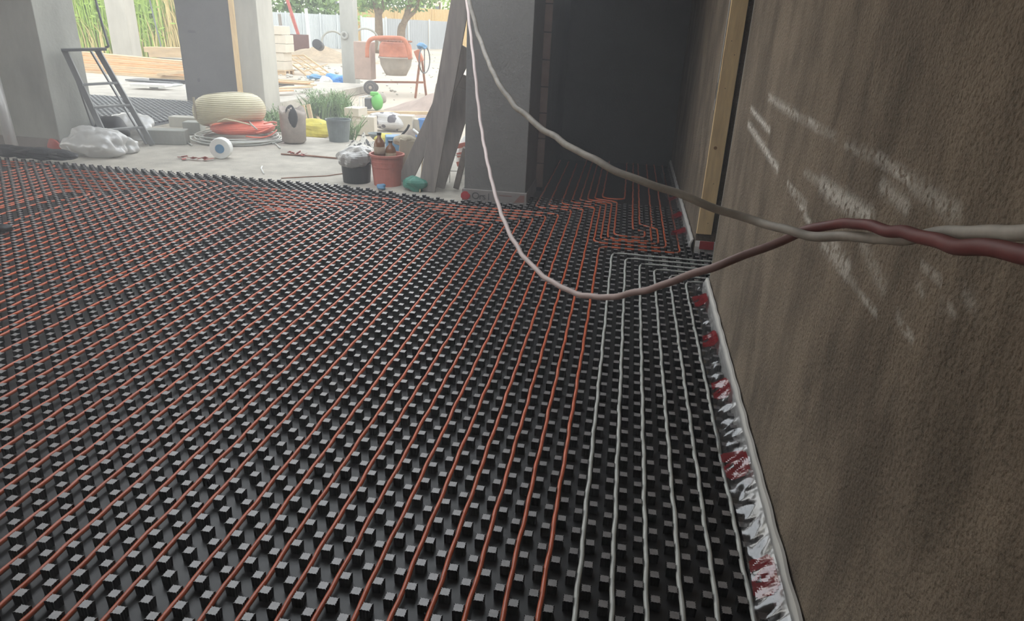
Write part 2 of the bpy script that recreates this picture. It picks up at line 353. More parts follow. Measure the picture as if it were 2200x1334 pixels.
def stud_field(name, label, cen, mname, z0=0., split=3.6, parent=None, sc_=1.):
    me = bpy.data.meshes.new(name); Vs = []; loops = []; starts = []; tot = []; off = 0; ls = 0
    dist = np.hypot(cen[:,0]-CAM[0], cen[:,1]-CAM[1])
    for near in (True, False):
        C = cen[(dist < split) == near]
        if not len(C): continue
        V, F = stud_unit(near); V = V*np.array([sc_,sc_,1]); nv = len(V); nsd = len(C)
        A = rng.normal(0,.02,nsd); ca, sa = np.cos(A)[:,None], np.sin(A)[:,None]
        X = V[:,0]*ca-V[:,1]*sa+C[:,0:1]; Y = V[:,0]*sa+V[:,1]*ca+C[:,1:2]; Zs = np.broadcast_to(V[:,2]+z0,(nsd,nv))+0*X
        Vs.append(np.stack([X,Y,Zs],2).reshape(-1,3))
        fl = np.concatenate([np.array(f) for f in F]); ft = np.array([len(f) for f in F])
        loops.append((fl[None,:]+(off+np.arange(nsd)*nv)[:,None]).ravel()); tot.append(np.tile(ft,nsd)); off += nv*nsd
    V = np.concatenate(Vs); L = np.concatenate(loops); Tt = np.concatenate(tot)
    me.vertices.add(len(V)); me.vertices.foreach_set('co', V.ravel()); me.loops.add(len(L)); me.loops.foreach_set('vertex_index', L)
    me.polygons.add(len(Tt)); me.polygons.foreach_set('loop_start', np.r_[0,np.cumsum(Tt)[:-1]]); me.polygons.foreach_set('loop_total', Tt)
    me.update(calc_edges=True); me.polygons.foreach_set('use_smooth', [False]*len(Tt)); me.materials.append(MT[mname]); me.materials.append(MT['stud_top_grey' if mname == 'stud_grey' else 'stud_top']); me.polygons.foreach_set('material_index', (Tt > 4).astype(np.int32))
    o = bpy.data.objects.new(name, me); COL.objects.link(o); o.parent = parent; WL[o.name] = (0,0,0); return o
poly = [(-7.4,-1.7),(.70,-1.7),(.728,2.41),(1.1,2.41),(1.1,3.26),(.715,3.26),(.715,6.98),(-.68,6.98),(-.68,5.02),(-.745,5.0),(-.745,4.285),(-1.3,4.285),(-1.36,4.19),(-1.6,4.28),(-2.2,4.38),(-2.7,4.47),(-7.4,4.47)]
def inside(P, poly):
    x, y = P[:,0], P[:,1]; r = np.zeros(len(P), bool); n = len(poly)
    for i in range(n):
        (xa,ya),(xb,yb) = poly[i], poly[(i+1)%n]
        if ya == yb: continue
        c = ((ya > y) != (yb > y)) & (x < (xb-xa)*(y-ya)/(yb-ya)+xa); r ^= c
    return r
def inview(P, mg=750):
    d = (P-CAM) @ RM; z = -d[:,2]; u = 1100+FPX*d[:,0]/z; v = 667-FPX*d[:,1]/z
    return (z > .05) & (u > -mg) & (u < 2200+mg) & (v > -mg) & (v < 1334+mg)
def prism(poly, z0, z1):
    n = len(poly); b = MB(); b.v = [(x,y,z0) for x,y in poly]+[(x,y,z1) for x,y in poly]
    b.f = [tuple(range(n))[::-1], tuple(range(n,2*n))]+[(i,(i+1)%n,n+(i+1)%n,n+i) for i in range(n)]; return b
us = np.arange(-75,13); vs_ = np.arange(-46,18)
A = np.array([[.1*k+.0244, -v*PY] for k in us for v in vs_]); B = np.array([[.1*k-.0244, -v*PY+PY/2] for k in us for v in vs_])
cen = np.concatenate([A,B]); cen[:,0] = XW(cen[:,0])
shr = cen*1.0
ok = inside(cen, poly) & inside(cen+[.016,.0], poly) & inside(cen-[.016,0], poly) & inside(cen+[0,.016], poly) & inside(cen-[0,.016], poly) & inview(np.c_[cen, np.full(len(cen),.02)])
matr = thing('studded_mat', 'black studded underfloor insulation covering the main room floor', 'insulation mat', (0,0,0))
prism(poly, SL, -.012).build('base_sheet','mat_sheet',matr)
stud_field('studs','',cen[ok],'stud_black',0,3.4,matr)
lm = np.array([[-6.85-.105*i, 6.48+.105*j] for i in range(37) for j in range(36)])
lm = lm[inview(np.c_[lm, np.full(len(lm),0.)])]
sx = thing('studded_mat', 'grey studded mat laid on the sunlit slab behind the stepladder', 'insulation mat', (0,0,0))
MB().lim(-10.7,-6.78,6.42,10.25,SL,-.012).build('base_sheet','mat_grey',sx)
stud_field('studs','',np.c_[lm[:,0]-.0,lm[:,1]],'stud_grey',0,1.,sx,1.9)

# ------------------------------------------------------------------ heating pipes
def route(pts, rad=.085, jit=True):
    P = [np.array(p,float) for p in pts]
    for p in P:
        if p[1] > 1.5 and p[1] < 6: p[1] -= .0052*(p[1]+1.956)
    for i in range(len(P)-1):      # cross runs lie in the channels between the stud rows
        if abs(P[i][1]-P[i+1][1]) < .006 and abs(P[i][0]-P[i+1][0]) > .05: P[i][1] = P[i+1][1] = (round(P[i][1]/(PY/2)-.5)+.5)*PY/2
    out = [P[0]]
    for i in range(1,len(P)-1):
        a = P[i-1]-P[i]; c = P[i+1]-P[i]; la, lc = np.linalg.norm(a), np.linalg.norm(c); r = min(rad, la*.48, lc*.48); a /= la; c /= lc
        for t in np.linspace(0,1,7): out.append((1-t)**2*(P[i]+a*r)+2*t*(1-t)*P[i]+t*t*(P[i]+c*r))
    out.append(P[-1]); O = [out[0]]
    for q in out[1:]:
        d = q-O[-1]; L = np.linalg.norm(d); k = max(1,int(L/.05)); p = O[-1]
        for j in range(1,k+1): O.append(p+d*j/k)
    O = np.array(O); s_ = np.r_[0,np.cumsum(np.linalg.norm(np.diff(O,axis=0),axis=1))]
    ph = rng.uniform(0,6.28,3); w = .0016*np.sin(s_*2*math.pi/.21+ph[0])+.0014*np.sin(s_*2*math.pi/.47+ph[1]) if jit else 0*s_
    X = XW(O[:,0])+w; return np.c_[X, O[:,1]+.5*w, .0112+.0010*np.sin(s_*19+ph[2])]
def pipe(pts, m, label, group, rad=.085):
    c = 'pipe'; nm = 'heating_pipe'
    P_ = route(pts,rad)
    if m == 'pipe_white': P_[:,2] += .003*(P_[:,1] > 2.3)
    return tag(MB().tube(P_, .008, 8).build(nm, m, smooth=True), label, c, group)
YN = -1.6
ORD = ['innermost','second','third','fourth','fifth','sixth','seventh','eighth','ninth','tenth']
g1 = 'orange heating pipe loops'
# loops in front of the dark pier
for i,(xl,xr,T) in enumerate([(-1.25,-.9,3.545),(-1.35,-.8,3.64),(-1.45,-.7,3.74),(-1.55,-.6,3.84),(-1.65,-.5,3.94),(-1.75,-.4,4.04)]):
    pipe([(xl,YN),(xl,T),(xr,T),(xr,YN)],'pipe_orange','orange heating pipe loop before the dark pier, %s outwards from the hook'%['first','second','third','fourth','fifth','sixth, outermost'][i],g1)
pipe([(-1.15,YN),(-1.15,3.445),(-.955,3.445),(-.955,3.22),(-1.0,3.16),(-1.0,YN)],'pipe_orange','orange heating pipe ending in a small hook before the dark pier',g1)
# runs that come out of the dark room
for i,(xd,yj,xn,yt) in enumerate([(-.64,4.24,-.3,5.75),(-.53,4.33,-.2,5.7),(-.42,4.43,-.1,5.6)]):
    pipe([(-.62+.1*i if False else xd-.02,yt+1),(xd,yj),(xn,yj-.01),(xn,YN)],'pipe_orange','orange heating pipe stepping sideways past the pier foot into the dark room, %s from it'%['first','second','third'][i],g1)
for i,(xd,yj,xn,Tb,xr,yk,xu) in enumerate([(-.335,4.54,-.05,3.24,.51,None,.51),(-.26,4.64,0.,3.34,.455,3.80,.415),(-.19,4.70,.05,3.42,.40,3.86,.31),(-.12,4.76,.1,3.5,.35,3.70,.25)]):
    p = [(xd,6.9),(xd,yj),(xn,yj-.03),(xn,Tb),(xr,Tb)]+([(xr,yk),(xu,yk+.05),(xu,6.9)] if yk else [(xu,6.9)])
    pipe(p,'pipe_orange','orange heating pipe U-turn at the dark room entrance, %s of the four'%['outermost','second outermost','second innermost','innermost'][i],g1)
pipe([(-.05,6.9),(-.05,4.83),(.17,4.83),(.17,6.9)],'pipe_orange','faint orange pipe loop deep on the dark room floor',g1)
pipe([(0.,YN),(0.,3.135),(.61,3.135),(.61,6.9)],'pipe_orange','orange heating pipe beside the white ones, turning right along the wall into the dark room',g1)
# centre nest
gb = [(-2.85,-2.6,3.37),(-2.9,-2.55,3.42),(-3.0,-2.45,3.47),(-3.1,-2.35,3.57),(-3.2,-2.25,3.67),(-3.3,-2.15,3.77),(-3.4,-2.05,3.87),(-3.5,-1.95,3.97),(-3.6,-1.85,4.07)]
for i,(xl,xr,T) in enumerate(gb):
    p = [(xl,YN),(xl,T),(xr,T)]+([(xr,3.2),(-2.66,3.12),(-2.7,3.0),(-2.7,YN)] if i == 0 else [(xr,YN)])
    pipe(p,'pipe_orange','orange heating pipe loop in the middle nest before the concrete, %s counting outwards'%ORD[i],g1, .1)
ga = [(-4.8,-4.5,3.42),(-4.85,-4.42,3.47),(-4.95,-4.3,3.56),(-5.05,-4.2,3.66),(-5.15,-4.1,3.76),(-5.25,-4.0,3.87),(-5.35,-3.9,3.98),(-5.45,-3.8,4.10),(-5.55,-3.7,4.21)]
for i,(xl,xr,T) in enumerate(ga):
    p = [(xl,YN),(xl,T),(xr,T)]+([(xr,3.2),(-4.58,3.1),(-4.65,3.0),(-4.65,YN)] if i == 0 else [(xr,YN)])
    pipe(p,'pipe_orange','orange heating pipe loop in the far left nest near the stepladder, %s counting outwards'%ORD[i],g1, .1)
for i,(xr,T) in enumerate([(-5.65,4.32),(-5.75,4.24),(-5.85,4.12),(-5.95,4.0),(-6.05,3.9),(-6.15,3.8),(-6.25,3.7)]):
    pipe([(-7.1,T),(xr,T),(xr,YN)],'pipe_orange','orange heating pipe turning away below the concrete pillar, %s from the stepladder'%ORD[i].replace('innermost','first'),g1, .1)
for i,x in enumerate([.1,.2,.3,.4,.5,.6]):
    T = [3.03,2.925,2.825,2.73,2.62,2.52][i]
    pipe([(x,YN),(x,T),(1.08,T)],'pipe_white','white heating pipe turning right through the wall opening, %s'%['outermost','second from the orange pipes','third from the orange pipes','third from the wall','second from the wall','nearest the wall and foil strip'][i],'white heating pipes beside the wall')

# ------------------------------------------------------------------ edge strips
def edge_strip(label, p0, p1, nrm, marks, foil=.1, hb=.055, ztop=.085, text=None, cat='edge strip'):
    p0 = np.array([*p0,0.]); p1 = np.array([*p1,0.]); a = p1-p0; L = np.linalg.norm(a); a /= L; nv = np.array([*nrm,0.])
    t = thing('edge_strip', label, cat, (p0+p1)/2)
    N = max(8,int(L/.03)); prof = [(.008,ztop),(.018,ztop),(.034,.045),(.036,-.025),(.026,-.025),(.020,.05)]
    b = MB()
    for i in range(N+1):
        for d, z in prof: b.v.append(p0+a*L*i/N+nv*(d+.0015*math.sin(i*.9))+np.array([0,0,z+.002*math.sin(i*.7)]))
    m = len(prof)
    b.f = [(i*m+k,(i+1)*m+k,(i+1)*m+(k+1)%m,i*m+(k+1)%m) for i in range(N) for k in range(m)]+[tuple(range(m)),tuple(N*m+k for k in range(m))[::-1]]
    b.build('foam_band','foam',t)
    if foil:
        nx = 14; ny_ = int(L/.007); g = np.random.default_rng(len(label)); ph = g.uniform(0,6.28,40); kk = g.uniform(14,120,40); ks = g.normal(0,9,40); am = g.uniform(.4,1,40)/np.sqrt(kk)
        def H(s_, x):
            fw = foil*(1+.12*math.sin(s_*7)+.1*math.sin(s_*3.1+1)); w = (x*fw)
            hgt = .047*(1-x)**1.5+.024
            c = sum(am[q]*(1.6*abs(math.sin(.5*(kk[q]*s_+ks[q]*w*3+ph[q])))-1.) for q in range(40))
            tri = abs(((s_*9+ph[0]+x*.7) % 1)-.5)*2
            return w, hgt+.0066*c*(.35+.65*math.sin(math.pi*min(1,x*1.0)))+.010*(tri-.5)*math.sin(math.pi*x)
        b = MB()
        for i in range(ny_+1):
            s_ = L*i/ny_
            for k in range(nx+1):
                w, z = H(s_, k/nx); b.v.append(p0+a*s_+nv*(.034+w)+np.array([0,0,max(.0235,z)]))
        b.f = [(i*(nx+1)+k,(i+1)*(nx+1)+k,(i+1)*(nx+1)+k+1,i*(nx+1)+k+1) for i in range(ny_) for k in range(nx)]
        fo = b.build('foil','film',t,smooth=True)
        tag(fo,'crumpled clear plastic foil')
        for s0, wd in marks:
            i0, i1 = int((s0-wd/2)/L*ny_), int((s0+wd/2)/L*ny_); b = MB(); idx = {}
            for i in range(max(0,i0),min(ny_,i1)):
                for k in range(1,nx-1):
                    u_, v_ = (i-i0)/(i1-i0)*2-1, k/nx*2-1
                    if u_*u_+v_*v_ > 1.25 or (abs(u_) < .28 and v_ > .1 and (i+k) % 7 < 4): continue
                    b.add([(p0+a*L*ii/ny_+nv*(.034+H(L*ii/ny_,kk2/nx)[0])+np.array([0,0,max(.0235,H(L*ii/ny_,kk2/nx)[1])+.0012])) for ii,kk2 in ((i,k),(i+1,k),(i+1,k+1),(i,k+1))],[(0,1,2,3)])
            if b.v: tag(b.build('printed_mark','film_red',fo),'red printed emblem on the foil')
    return t
W0 = (WX(-1.6),-1.6); W1 = (WX(2.40),2.40)
edge_strip('crumpled clear foil and white foam strip along the foot of the scuffed wall', W0, W1, (-1,-.0092), [(s_+1.6,.17) for s_ in (-.70,-.25,.33,.93,1.49,2.08)], foil=.085)
edge_strip('foil edge strip along the right wall of the dark room', (.722,3.30), (.722,6.9), (-1,0), [(.35,.16),(.9,.15),(1.6,.15)], foil=.11)
e = edge_strip('white foam strip with a red emblem below the yellow batten', (.724,3.274), (1.0,3.274), (0,-1), [], foil=0)
b = MB(); b.lim(.755,.86,3.228,3.2335,.03,.095); tag(b.build('printed_mark','print_red',e,bevel=.002),'red printed emblem')
# pier strip with lettering
e = thing('edge_strip','white foam strip with dark lettering around the foot of the dark pier','edge strip',(-1.05,4.29,0))
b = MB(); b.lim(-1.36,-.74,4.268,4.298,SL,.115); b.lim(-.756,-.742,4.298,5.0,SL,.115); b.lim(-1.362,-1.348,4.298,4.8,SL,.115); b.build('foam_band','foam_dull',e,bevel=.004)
def text(s_, loc, size, m, parent, rot=(math.pi/2,0,0), name='lettering'):
    c = bpy.data.curves.new(name,'FONT'); c.body = s_; c.size = size; c.extrude = .0008; o = bpy.data.objects.new(name,c); COL.objects.link(o)
    c.materials.append(MT[m]); bpy.context.view_layer.update(); me = bpy.data.meshes.new_from_object(o); bpy.data.objects.remove(o); me.name = name
    o = bpy.data.objects.new(name, me); COL.objects.link(o); o.parent = parent; off = np.array(WL[parent.name]); o.location = np.array(loc)-off; o.rotation_euler = rot; WL[o.name] = tuple(off); return o
for ch, dx in (('O',0),('r',.071),('s',.103),('l',.155)): text(ch, (-1.265+dx,4.2665,.028), .092, 'print_black', e, name='letter')
b = MB(); b.blob((-1.325,4.266,.055),(.085,.004,.08),.1,seed=3); tag(b.build('printed_mark','print_red',e),'red printed emblem')
b = MB(); b.add([(-.86,4.2665,.02),(-.80,4.2665,.095),(-.76,4.2665,.095),(-.76,4.2665,.03)],[(0,1,2,3)]); b.add([(-1.0,4.2665,.075),(-.88,4.2665,.075),(-.88,4.2665,.083),(-1.0,4.2665,.083)],[(0,1,2,3)]); tag(b.build('printed_mark','print_faded',e),'faded brown printed mark')
e = thing('edge_strip','grey foam strip along the foot of the left concrete pillar','edge strip',(-7,5.24,0))
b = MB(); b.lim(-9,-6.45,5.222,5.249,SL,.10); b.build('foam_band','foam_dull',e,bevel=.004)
b = MB(); b.blob((-6.50,5.19,.03),(.17,.06,.17),.08,seed=9); tag(b.build('printed_mark','clay_red',e,smooth=True),'dark red round emblem')

# ------------------------------------------------------------------ the two hanging hoses
def smooth_path(pts, k=14):
    P = np.array(pts,float); P = np.vstack([2*P[0]-P[1],P,2*P[-1]-P[-2]]); out = []
    for i in range(1,len(P)-2):
        for t in np.linspace(0,1,k,endpoint=False):
            p0,p1,p2,p3 = P[i-1:i+3]; out.append(.5*((2*p1)+(-p0+p2)*t+(2*p0-5*p1+4*p2-p3)*t*t+(-p0+3*p1-3*p2+p3)*t**3))
    out.append(P[-2]); return np.array(out)
whp = [(-1.25,2.7,2.62),(-.95,2.0,2.15),(-.611,1.156,1.639),(-.511,.914,1.496),(-.33,.421,1.353),(-.162,.087,1.28),(.062,-.311,1.243),(.25,-.47,1.215),(.377,-.547,1.195),(.428,-.645,1.205),(.462,-.701,1.215),(.501,-.794,1.241),(.512,-.91,1.274),(.522,-.984,1.301),(.525,-1.071,1.329),(.509,-1.211,1.366),(.49,-1.40,1.41),(.47,-1.65,1.45)]
rdp = [(-1.25,3.4,2.6),(-1.0,2.7,1.85),(-.794,2.104,1.355),(-.646,1.661,1.03),(-.441,1.01,.84),(-.28,.565,.767),(-.129,.235,.76),(.023,-.031,.802),(.152,-.274,.909),(.288,-.507,1.062),(.383,-.57,1.138),(.439,-.608,1.183),(.461,-.666,1.221),(.48,-.729,1.246),(.485,-.848,1.275),(.48,-.97,1.299),(.467,-1.113,1.327),(.454,-1.236,1.352),(.445,-1.337,1.376),(.43,-1.5,1.41),(.41,-1.72,1.45)]
def wig(P, a):
    s_ = np.r_[0,np.cumsum(np.linalg.norm(np.diff(P,axis=0),axis=1))]; ph = rng.uniform(0,6.28,4)
    P = P.copy(); P[:,2] += a*np.sin(s_*26+ph[0])+a*.7*np.sin(s_*47+ph[1]); P[:,0] += a*np.sin(s_*31+ph[2]); return P
Pw = wig(smooth_path(whp),.0016); Pr = wig(smooth_path(rdp),.0016)
tag(MB().tube(Pw,.0088,12).build('hose','cable_white',smooth=True),'dusty white hose hanging across the room, crossing over the red one','hose')
n = MT['cable_red'].node_tree; at_ = n.nodes.new('ShaderNodeAttribute'); at_.attribute_name = 'dust'; mx = n.nodes.new('ShaderNodeMix'); mx.data_type = 'RGBA'
pb = n.nodes['Principled BSDF']; n.links.new(pb.inputs['Base Color'].links[0].from_socket, mx.inputs[6]); mx.inputs[7].default_value = (.70,.58,.55,1)
n.links.new(at_.outputs['Fac'], mx.inputs[0]); n.links.new(mx.outputs[2], pb.inputs['Base Color'])
hr = MB().tube(Pr,.0088,12).build('hose','cable_red',smooth=True)
hr.data.attributes.new('dust','FLOAT','POINT'); L_ = np.linspace(0,1,len(Pr)); du = np.clip(1.0-2.9*np.clip(L_-.27,0,1),0.0,.95)  # colour gets paler along the hose towards its far end
hr.data.attributes['dust'].data.foreach_set('value', np.repeat(du,12).astype(np.float32))
tag(hr,'dusty red hose hanging in a low sag across the room','hose')

# ------------------------------------------------------------------ haze added inside the building in place of lens glare
hm = bpy.data.materials.new('dusty_air'); hm.use_nodes = True; n = hm.node_tree; n.nodes.remove(n.nodes['Principled BSDF'])
vs2 = n.nodes.new('ShaderNodeVolumeScatter'); vs2.inputs['Density'].default_value = .028; vs2.inputs['Anisotropy'].default_value = .35; vs2.inputs['Color'].default_value = (.96,.96,1,1)
n.links.new(vs2.outputs[0], n.nodes['Material Output'].inputs['Volume']); MT['dusty_air'] = hm
tag(MB().lim(-9.5,3,-4.0,8.5,SL+.001,2.74).build('dust_haze','dusty_air'),'thin dusty haze hanging in the air of the room','haze',kind='stuff')
#@@PART2@@
# ------------------------------------------------------------------ stepladder against the far pillar
TL, TR = ox(140,110,-6.3), ox(209,107,-6.13); FL, FR = ox(239,322,-6.0), ox(328,314,-5.76); FL[2] = FR[2] = SL+.01
t = thing('stepladder','grey metal stepladder with a handrail leaning by the concrete pillar','ladder',(FL+FR)/2-np.array([0,0,.01]))
for a_, b_ in ((TL,FL),(TR,FR)): MB().bar(a_,b_,.03,.065,(1,.3,0)).build('side_rail','alu',t,bevel=.003)
for f_ in (.33,.56,.80):
    MB().bar(TL+(FL-TL)*f_, TR+(FR-TR)*f_, .075,.025,(0,0,1)).build('tread','alu',t,bevel=.003)
bk = [(TL+np.array([-.02,.05,-.02]), np.array([FL[0]-.36,FL[1]+.25,SL+.01])),(TR+np.array([-.12,.04,-.02]), np.array([FR[0]-.10,FR[1]+.02,SL+.01]))]
for a_, b_ in bk: MB().bar(a_,b_,.035,.02,(1,.3,0)).build('rear_leg','alu',t,bevel=.003)
MB().bar(TL+np.array([-.05,0,.01]),TR+np.array([.12,.0,.015]),.17,.03).build('platform','steel_dark',t,bevel=.004)
hr = np.array([TR+np.array([.10,.02,.03]), TR+np.array([.14,.02,.05]), TR+np.array([.13,.02,.12]), TR+np.array([.06,.04,.55]), TR+np.array([.02,.05,1.0])])
MB().tube(smooth_path(hr,6),.013,8).build('handrail','steel_dark',t,smooth=True)

# plastic sheet, bag and odds at the ladder foot
def crumple(name, label, cat, c, d, m, seed, amp=.16, kind_seg=(56,34)):
    b = MB().blob(c,d,amp,kind_seg[0],kind_seg[1],3.2,seed); V = np.array(b.v); V += .030*np.abs(np.sin(V[:,[1,2,0]]*27+V[:,[2,0,1]]*19+seed))*np.array(d); V[:,2] = np.maximum(V[:,2],SL+.003); b.v = [tuple(p) for p in V]
    return tag(b.build(name,m,smooth=True),label,cat)
q = gp(195,338,SL); crumple('plastic_sheet','crumpled clear plastic sheet in front of the stepladder feet','plastic sheet',(q[0],q[1]+.12,SL+.12),(.78,.34,.34),'film_white',2)
q = gp(250,330,SL); crumple('plastic_bag','small crumpled white plastic bag right of the plastic sheet','plastic bag',(q[0],q[1]+.10,SL+.07),(.42,.24,.22),'film_white',5)
q = gp(285,300,SL); crumple('plastic_bag','whitish plastic bag between the stepladder legs','plastic bag',(q[0]-.1,q[1]+.1,SL+.12),(.62,.4,.38),'film_white',8)
q = gp(205,318,SL); b = MB(); b.blob((q[0]-.02,q[1]+.36,SL+.16),(.46,.3,.36),.1,seed=4); tag(b.build('rubbish_sack','blue_dull' if False else 'black',smooth=True),'dark rubbish sack behind the plastic sheet at the pillar foot','sack')
q = gp(50,338,SL+.06); b = MB()
for k in range(4): b.blob((q[0]+.2*k-.2,q[1]+.02*k,SL+.11),(.4,.22,.12),.2,seed=20+k)
tag(b.build('mat_offcut','black'),'heap of black mat offcuts along the foot of the concrete pillar','offcut')
q = gp(15,335,SL); b = MB(); b.tube([(q[0]-.02,q[1]+.12,SL+.02),(q[0]-.22,q[1]+.28,1.0)],.06,14); tag(b.build('foil_roll','film_white',smooth=True),'shiny foil roll leaning against the left edge of the concrete pillar','foil roll')
q = gp(18,326,SL+.05); b = MB(); b.box((q[0],q[1],SL+.05),(.14,.05,.05),rotz(.3)); b.tube([(q[0]+.07,q[1],SL+.03+.0),(q[0]+.14,q[1],SL+.09),(q[0]+.16,q[1],SL+.03)],.018,8); tag(b.build('pipe_clip','mixer_orange',bevel=.006),'orange plastic clip at the foot of the foil roll','clip')
q = gp(4,498,.03); b = MB(); b.blob((q[0]-.02,q[1]+.02,.05),(.16,.12,.06),.25,seed=31); tag(b.build('work_glove','black',smooth=True),'dark glove lying on the studded mat at its left side','glove')

# ------------------------------------------------------------------ coils of pipe
cc = (gp(440,290,SL)+gp(588,290,SL))/2; c0 = np.array([cc[0]+.22,6.75,SL])
def coil(c, R, r, n_turn, layers, z0, lean=(0,0), seed=0, dr=None):
    g = np.random.default_rng(seed); P = []; 
    for l in range(layers):
        for k in range(n_turn):
            rr = R-(dr or 2.1*r)*l+g.normal(0,.004); z = z0+r+2.0*r*k+g.normal(0,.003)
            for a in np.linspace(0,2*math.pi,40,endpoint=False): P.append((c[0]+rr*math.cos(a)+lean[0]*z, c[1]+rr*math.sin(a)+lean[1]*z, z+.012*math.sin(a+k)+.01*math.sin(2*a+l)))
    return P
t = thing('pipe_coil','big cream coil of heating pipe lying on an orange coil','pipe coil',c0+np.array([0,0,.30]))
def coil_shape(c, R, H, hole, zc, sag, nt):
    # bulged bundle profile with the turns as ridges
    prof = []; nn = nt*6
    for i in range(nn+1):
        f_ = i/nn; z = zc+H*f_; bul = .13*math.sin(math.pi*f_)**.55; prof.append((R-.13+bul+.009*abs(math.sin(f_*nt*math.pi)), z))
    ti = 5
    for i in range(1,ti*6): f_ = i/(ti*6); prof.append((R-.12-(R-.12-hole)*f_, zc+H+.009*abs(math.sin(f_*ti*math.pi))))
    for i in range(nn+1): prof.append((hole, zc+H*(1-i/nn)))
    n = len(prof); b = MB(); seg = 64
    for k in range(seg):
        a = 2*math.pi*k/seg; dz = sag*math.sin(a+2.4)
        for r_, z in prof: b.v.append((c[0]+r_*math.cos(a)*(1+.012*math.sin(3*a)), c[1]+r_*math.sin(a)*(1+.012*math.sin(3*a)), z+dz))
    b.f = [(k*n+i,k*n+(i+1)%n,((k+1)%seg)*n+(i+1)%n,((k+1)%seg)*n+i) for k in range(seg) for i in range(n)]
    return b
coil_shape(c0+np.array([-.07,-.02,0]),.455,.36,.27,SL+.21,.075,16).build('pipe_bundle','pipe_cream',t,smooth=True)
MB().tube([c0+np.array([-.05+.47*math.cos(a),-.02+.47*math.sin(a),.28+z]) for a,z in ((-1.4,.02),(-1.2,.06),(-.9,.03),(-.55,-.02),(-.35,-.12))],.010,8).build('loose_end','pipe_cream',t,smooth=True)
for a in (-2.1,): MB().lim(c0[0]-.07+.465*math.cos(a)-.012,c0[0]-.07+.465*math.cos(a)+.012,c0[1]-.02+.468*math.sin(a)-.006,c0[1]-.02+.468*math.sin(a)+.006,SL+.30,SL+.58).build('strap','tan',t)
t = thing('pipe_coil','orange coil of heating pipe squeezed under the cream coil','pipe coil',c0+np.array([.1,0,.1]))
coil_shape(c0+np.array([.09,-.01,0]),.405,.15,.25,SL+.10,.02,7).build('pipe_bundle','pipe_red',t,smooth=True)
for k in range(3):
    a0 = -1.0+.3*k; MB().tube([c0+np.array([.10+.43*math.cos(a),-.01+.43*math.sin(a),.13+.06*k+.03*math.sin(a*3+k)]) for a in np.linspace(a0,a0+1.3,14)],.010,8).build('loose_turn','pipe_red',t,smooth=True)
t = thing('pipe_coil','loose white coil of pipe spread under the orange one','pipe coil',c0)
for k,(R,dx,dy,z) in enumerate([(.50,0,0,.012),(.53,.03,.02,.022),(.47,-.02,.03,.034),(.55,-.04,0,.03),(.50,.05,-.03,.046),(.52,.0,-.02,.058),(.48,.04,.02,.07),(.50,-.03,.0,.085)]):
    MB().tube([c0+np.array([dx+R*math.cos(a),dy+R*math.sin(a),z+.006*math.sin(3*a+k)]) for a in np.linspace(0,2*math.pi,48,endpoint=False)],.010,8,True).build('pipe_turn','pipe_white',t,smooth=True)
for pts in ([(372,300),(372,285),(395,278),(430,295),(470,312),(560,308),(600,300)],[(412,312),(400,302),(415,293),(450,300)],[(527,250),(545,272),(570,290),(602,318)],[(585,308),(612,300),(614,288),(596,285)]):
    z_ = .012; MB().tube(smooth_path([gp(x,y,SL+z_+(.25 if y < 275 and x > 500 else 0)) for x,y in pts],8),.010,8).build('loose_end','pipe_white',t,smooth=True)
b = MB(); q = gp(410,290,SL); b.box((q[0],q[1]+.1,SL+.09),(.24,.2,.17),rotz(.2)); tag(b.build('concrete_block','tan' if False else 'concrete',bevel=.01),'small grey concrete block left of the pipe coils','block')
q = gp(395,275,SL); b = MB(); b.box((q[0],q[1]+.1,SL+.08),(.46,.2,.15),rotz(.1)); tag(b.build('concrete_block','concrete_light',bevel=.01),'long pale concrete block beyond the small grey one','block')
q = gp(345,312,SL); b = MB(); b.box((q[0],q[1]+.15,SL+.09),(.50,.2,.18),rotz(.3)); tag(b.build('concrete_block','concrete',bevel=.01),'grey concrete block beside the stepladder foot','block')
# tape roll
q = gp(478,340,SL); R_ = euler(math.pi/2,0,.25); t = thing('tape_roll','white roll of tape with a blue core standing on the concrete','tape roll',q)
MB().lathe([(.045,-.06),(.115,-.06),(.12,-.05),(.12,.05),(.115,.06),(.045,.06)],(q[0],q[1],SL+.12),32,R_).build('tape','white',t,smooth=False)
MB().lathe([(.05,-.063),(.055,-.066),(.07,-.066),(.07,-.060)],(q[0],q[1],SL+.12),24,R_).build('core_ring','pipe_red',t)
MB().lathe([(.001,-.064),(.052,-.064),(.052,.064),(.001,.064)],(q[0],q[1],SL+.12),24,R_).build('core','blue_dull',t)
for i,(px,py,w,lab) in enumerate([(412,343,.36,'torn red tape scrap on the concrete near the studded mat, before the tape roll'),(636,334,.22,'torn red tape scrap lying over the iron rod')]):
    q = gp(px,py,SL); b = MB(); g = np.random.default_rng(i)
    for k in range(9): b.bar(q+np.array([w*(k/8-.5),g.normal(0,.03),.012+.015*g.random()]),q+np.array([w*((k+1)/8-.45),g.normal(0,.04),.016+.03*g.random()]),.045,.003,(g.normal(0,.4),.3,1))
    tag(b.build('tape_scrap','clay_red'),lab,'tape scrap')
b = MB(); b.tube([gp(604,331,SL+.012),gp(668,335,SL+.012),gp(735,341,SL+.012)],.010,8); tag(b.build('iron_rod','rust',smooth=True),'thin rusty iron rod lying on the concrete','rod')
b = MB(); b.tube([gp(563,357,SL+.008),gp(561,362,SL+.008),gp(567,373,SL+.008)],.008,8); tag(b.build('pipe_offcut','white',smooth=True),'short bent white pipe offcut on the concrete','offcut')
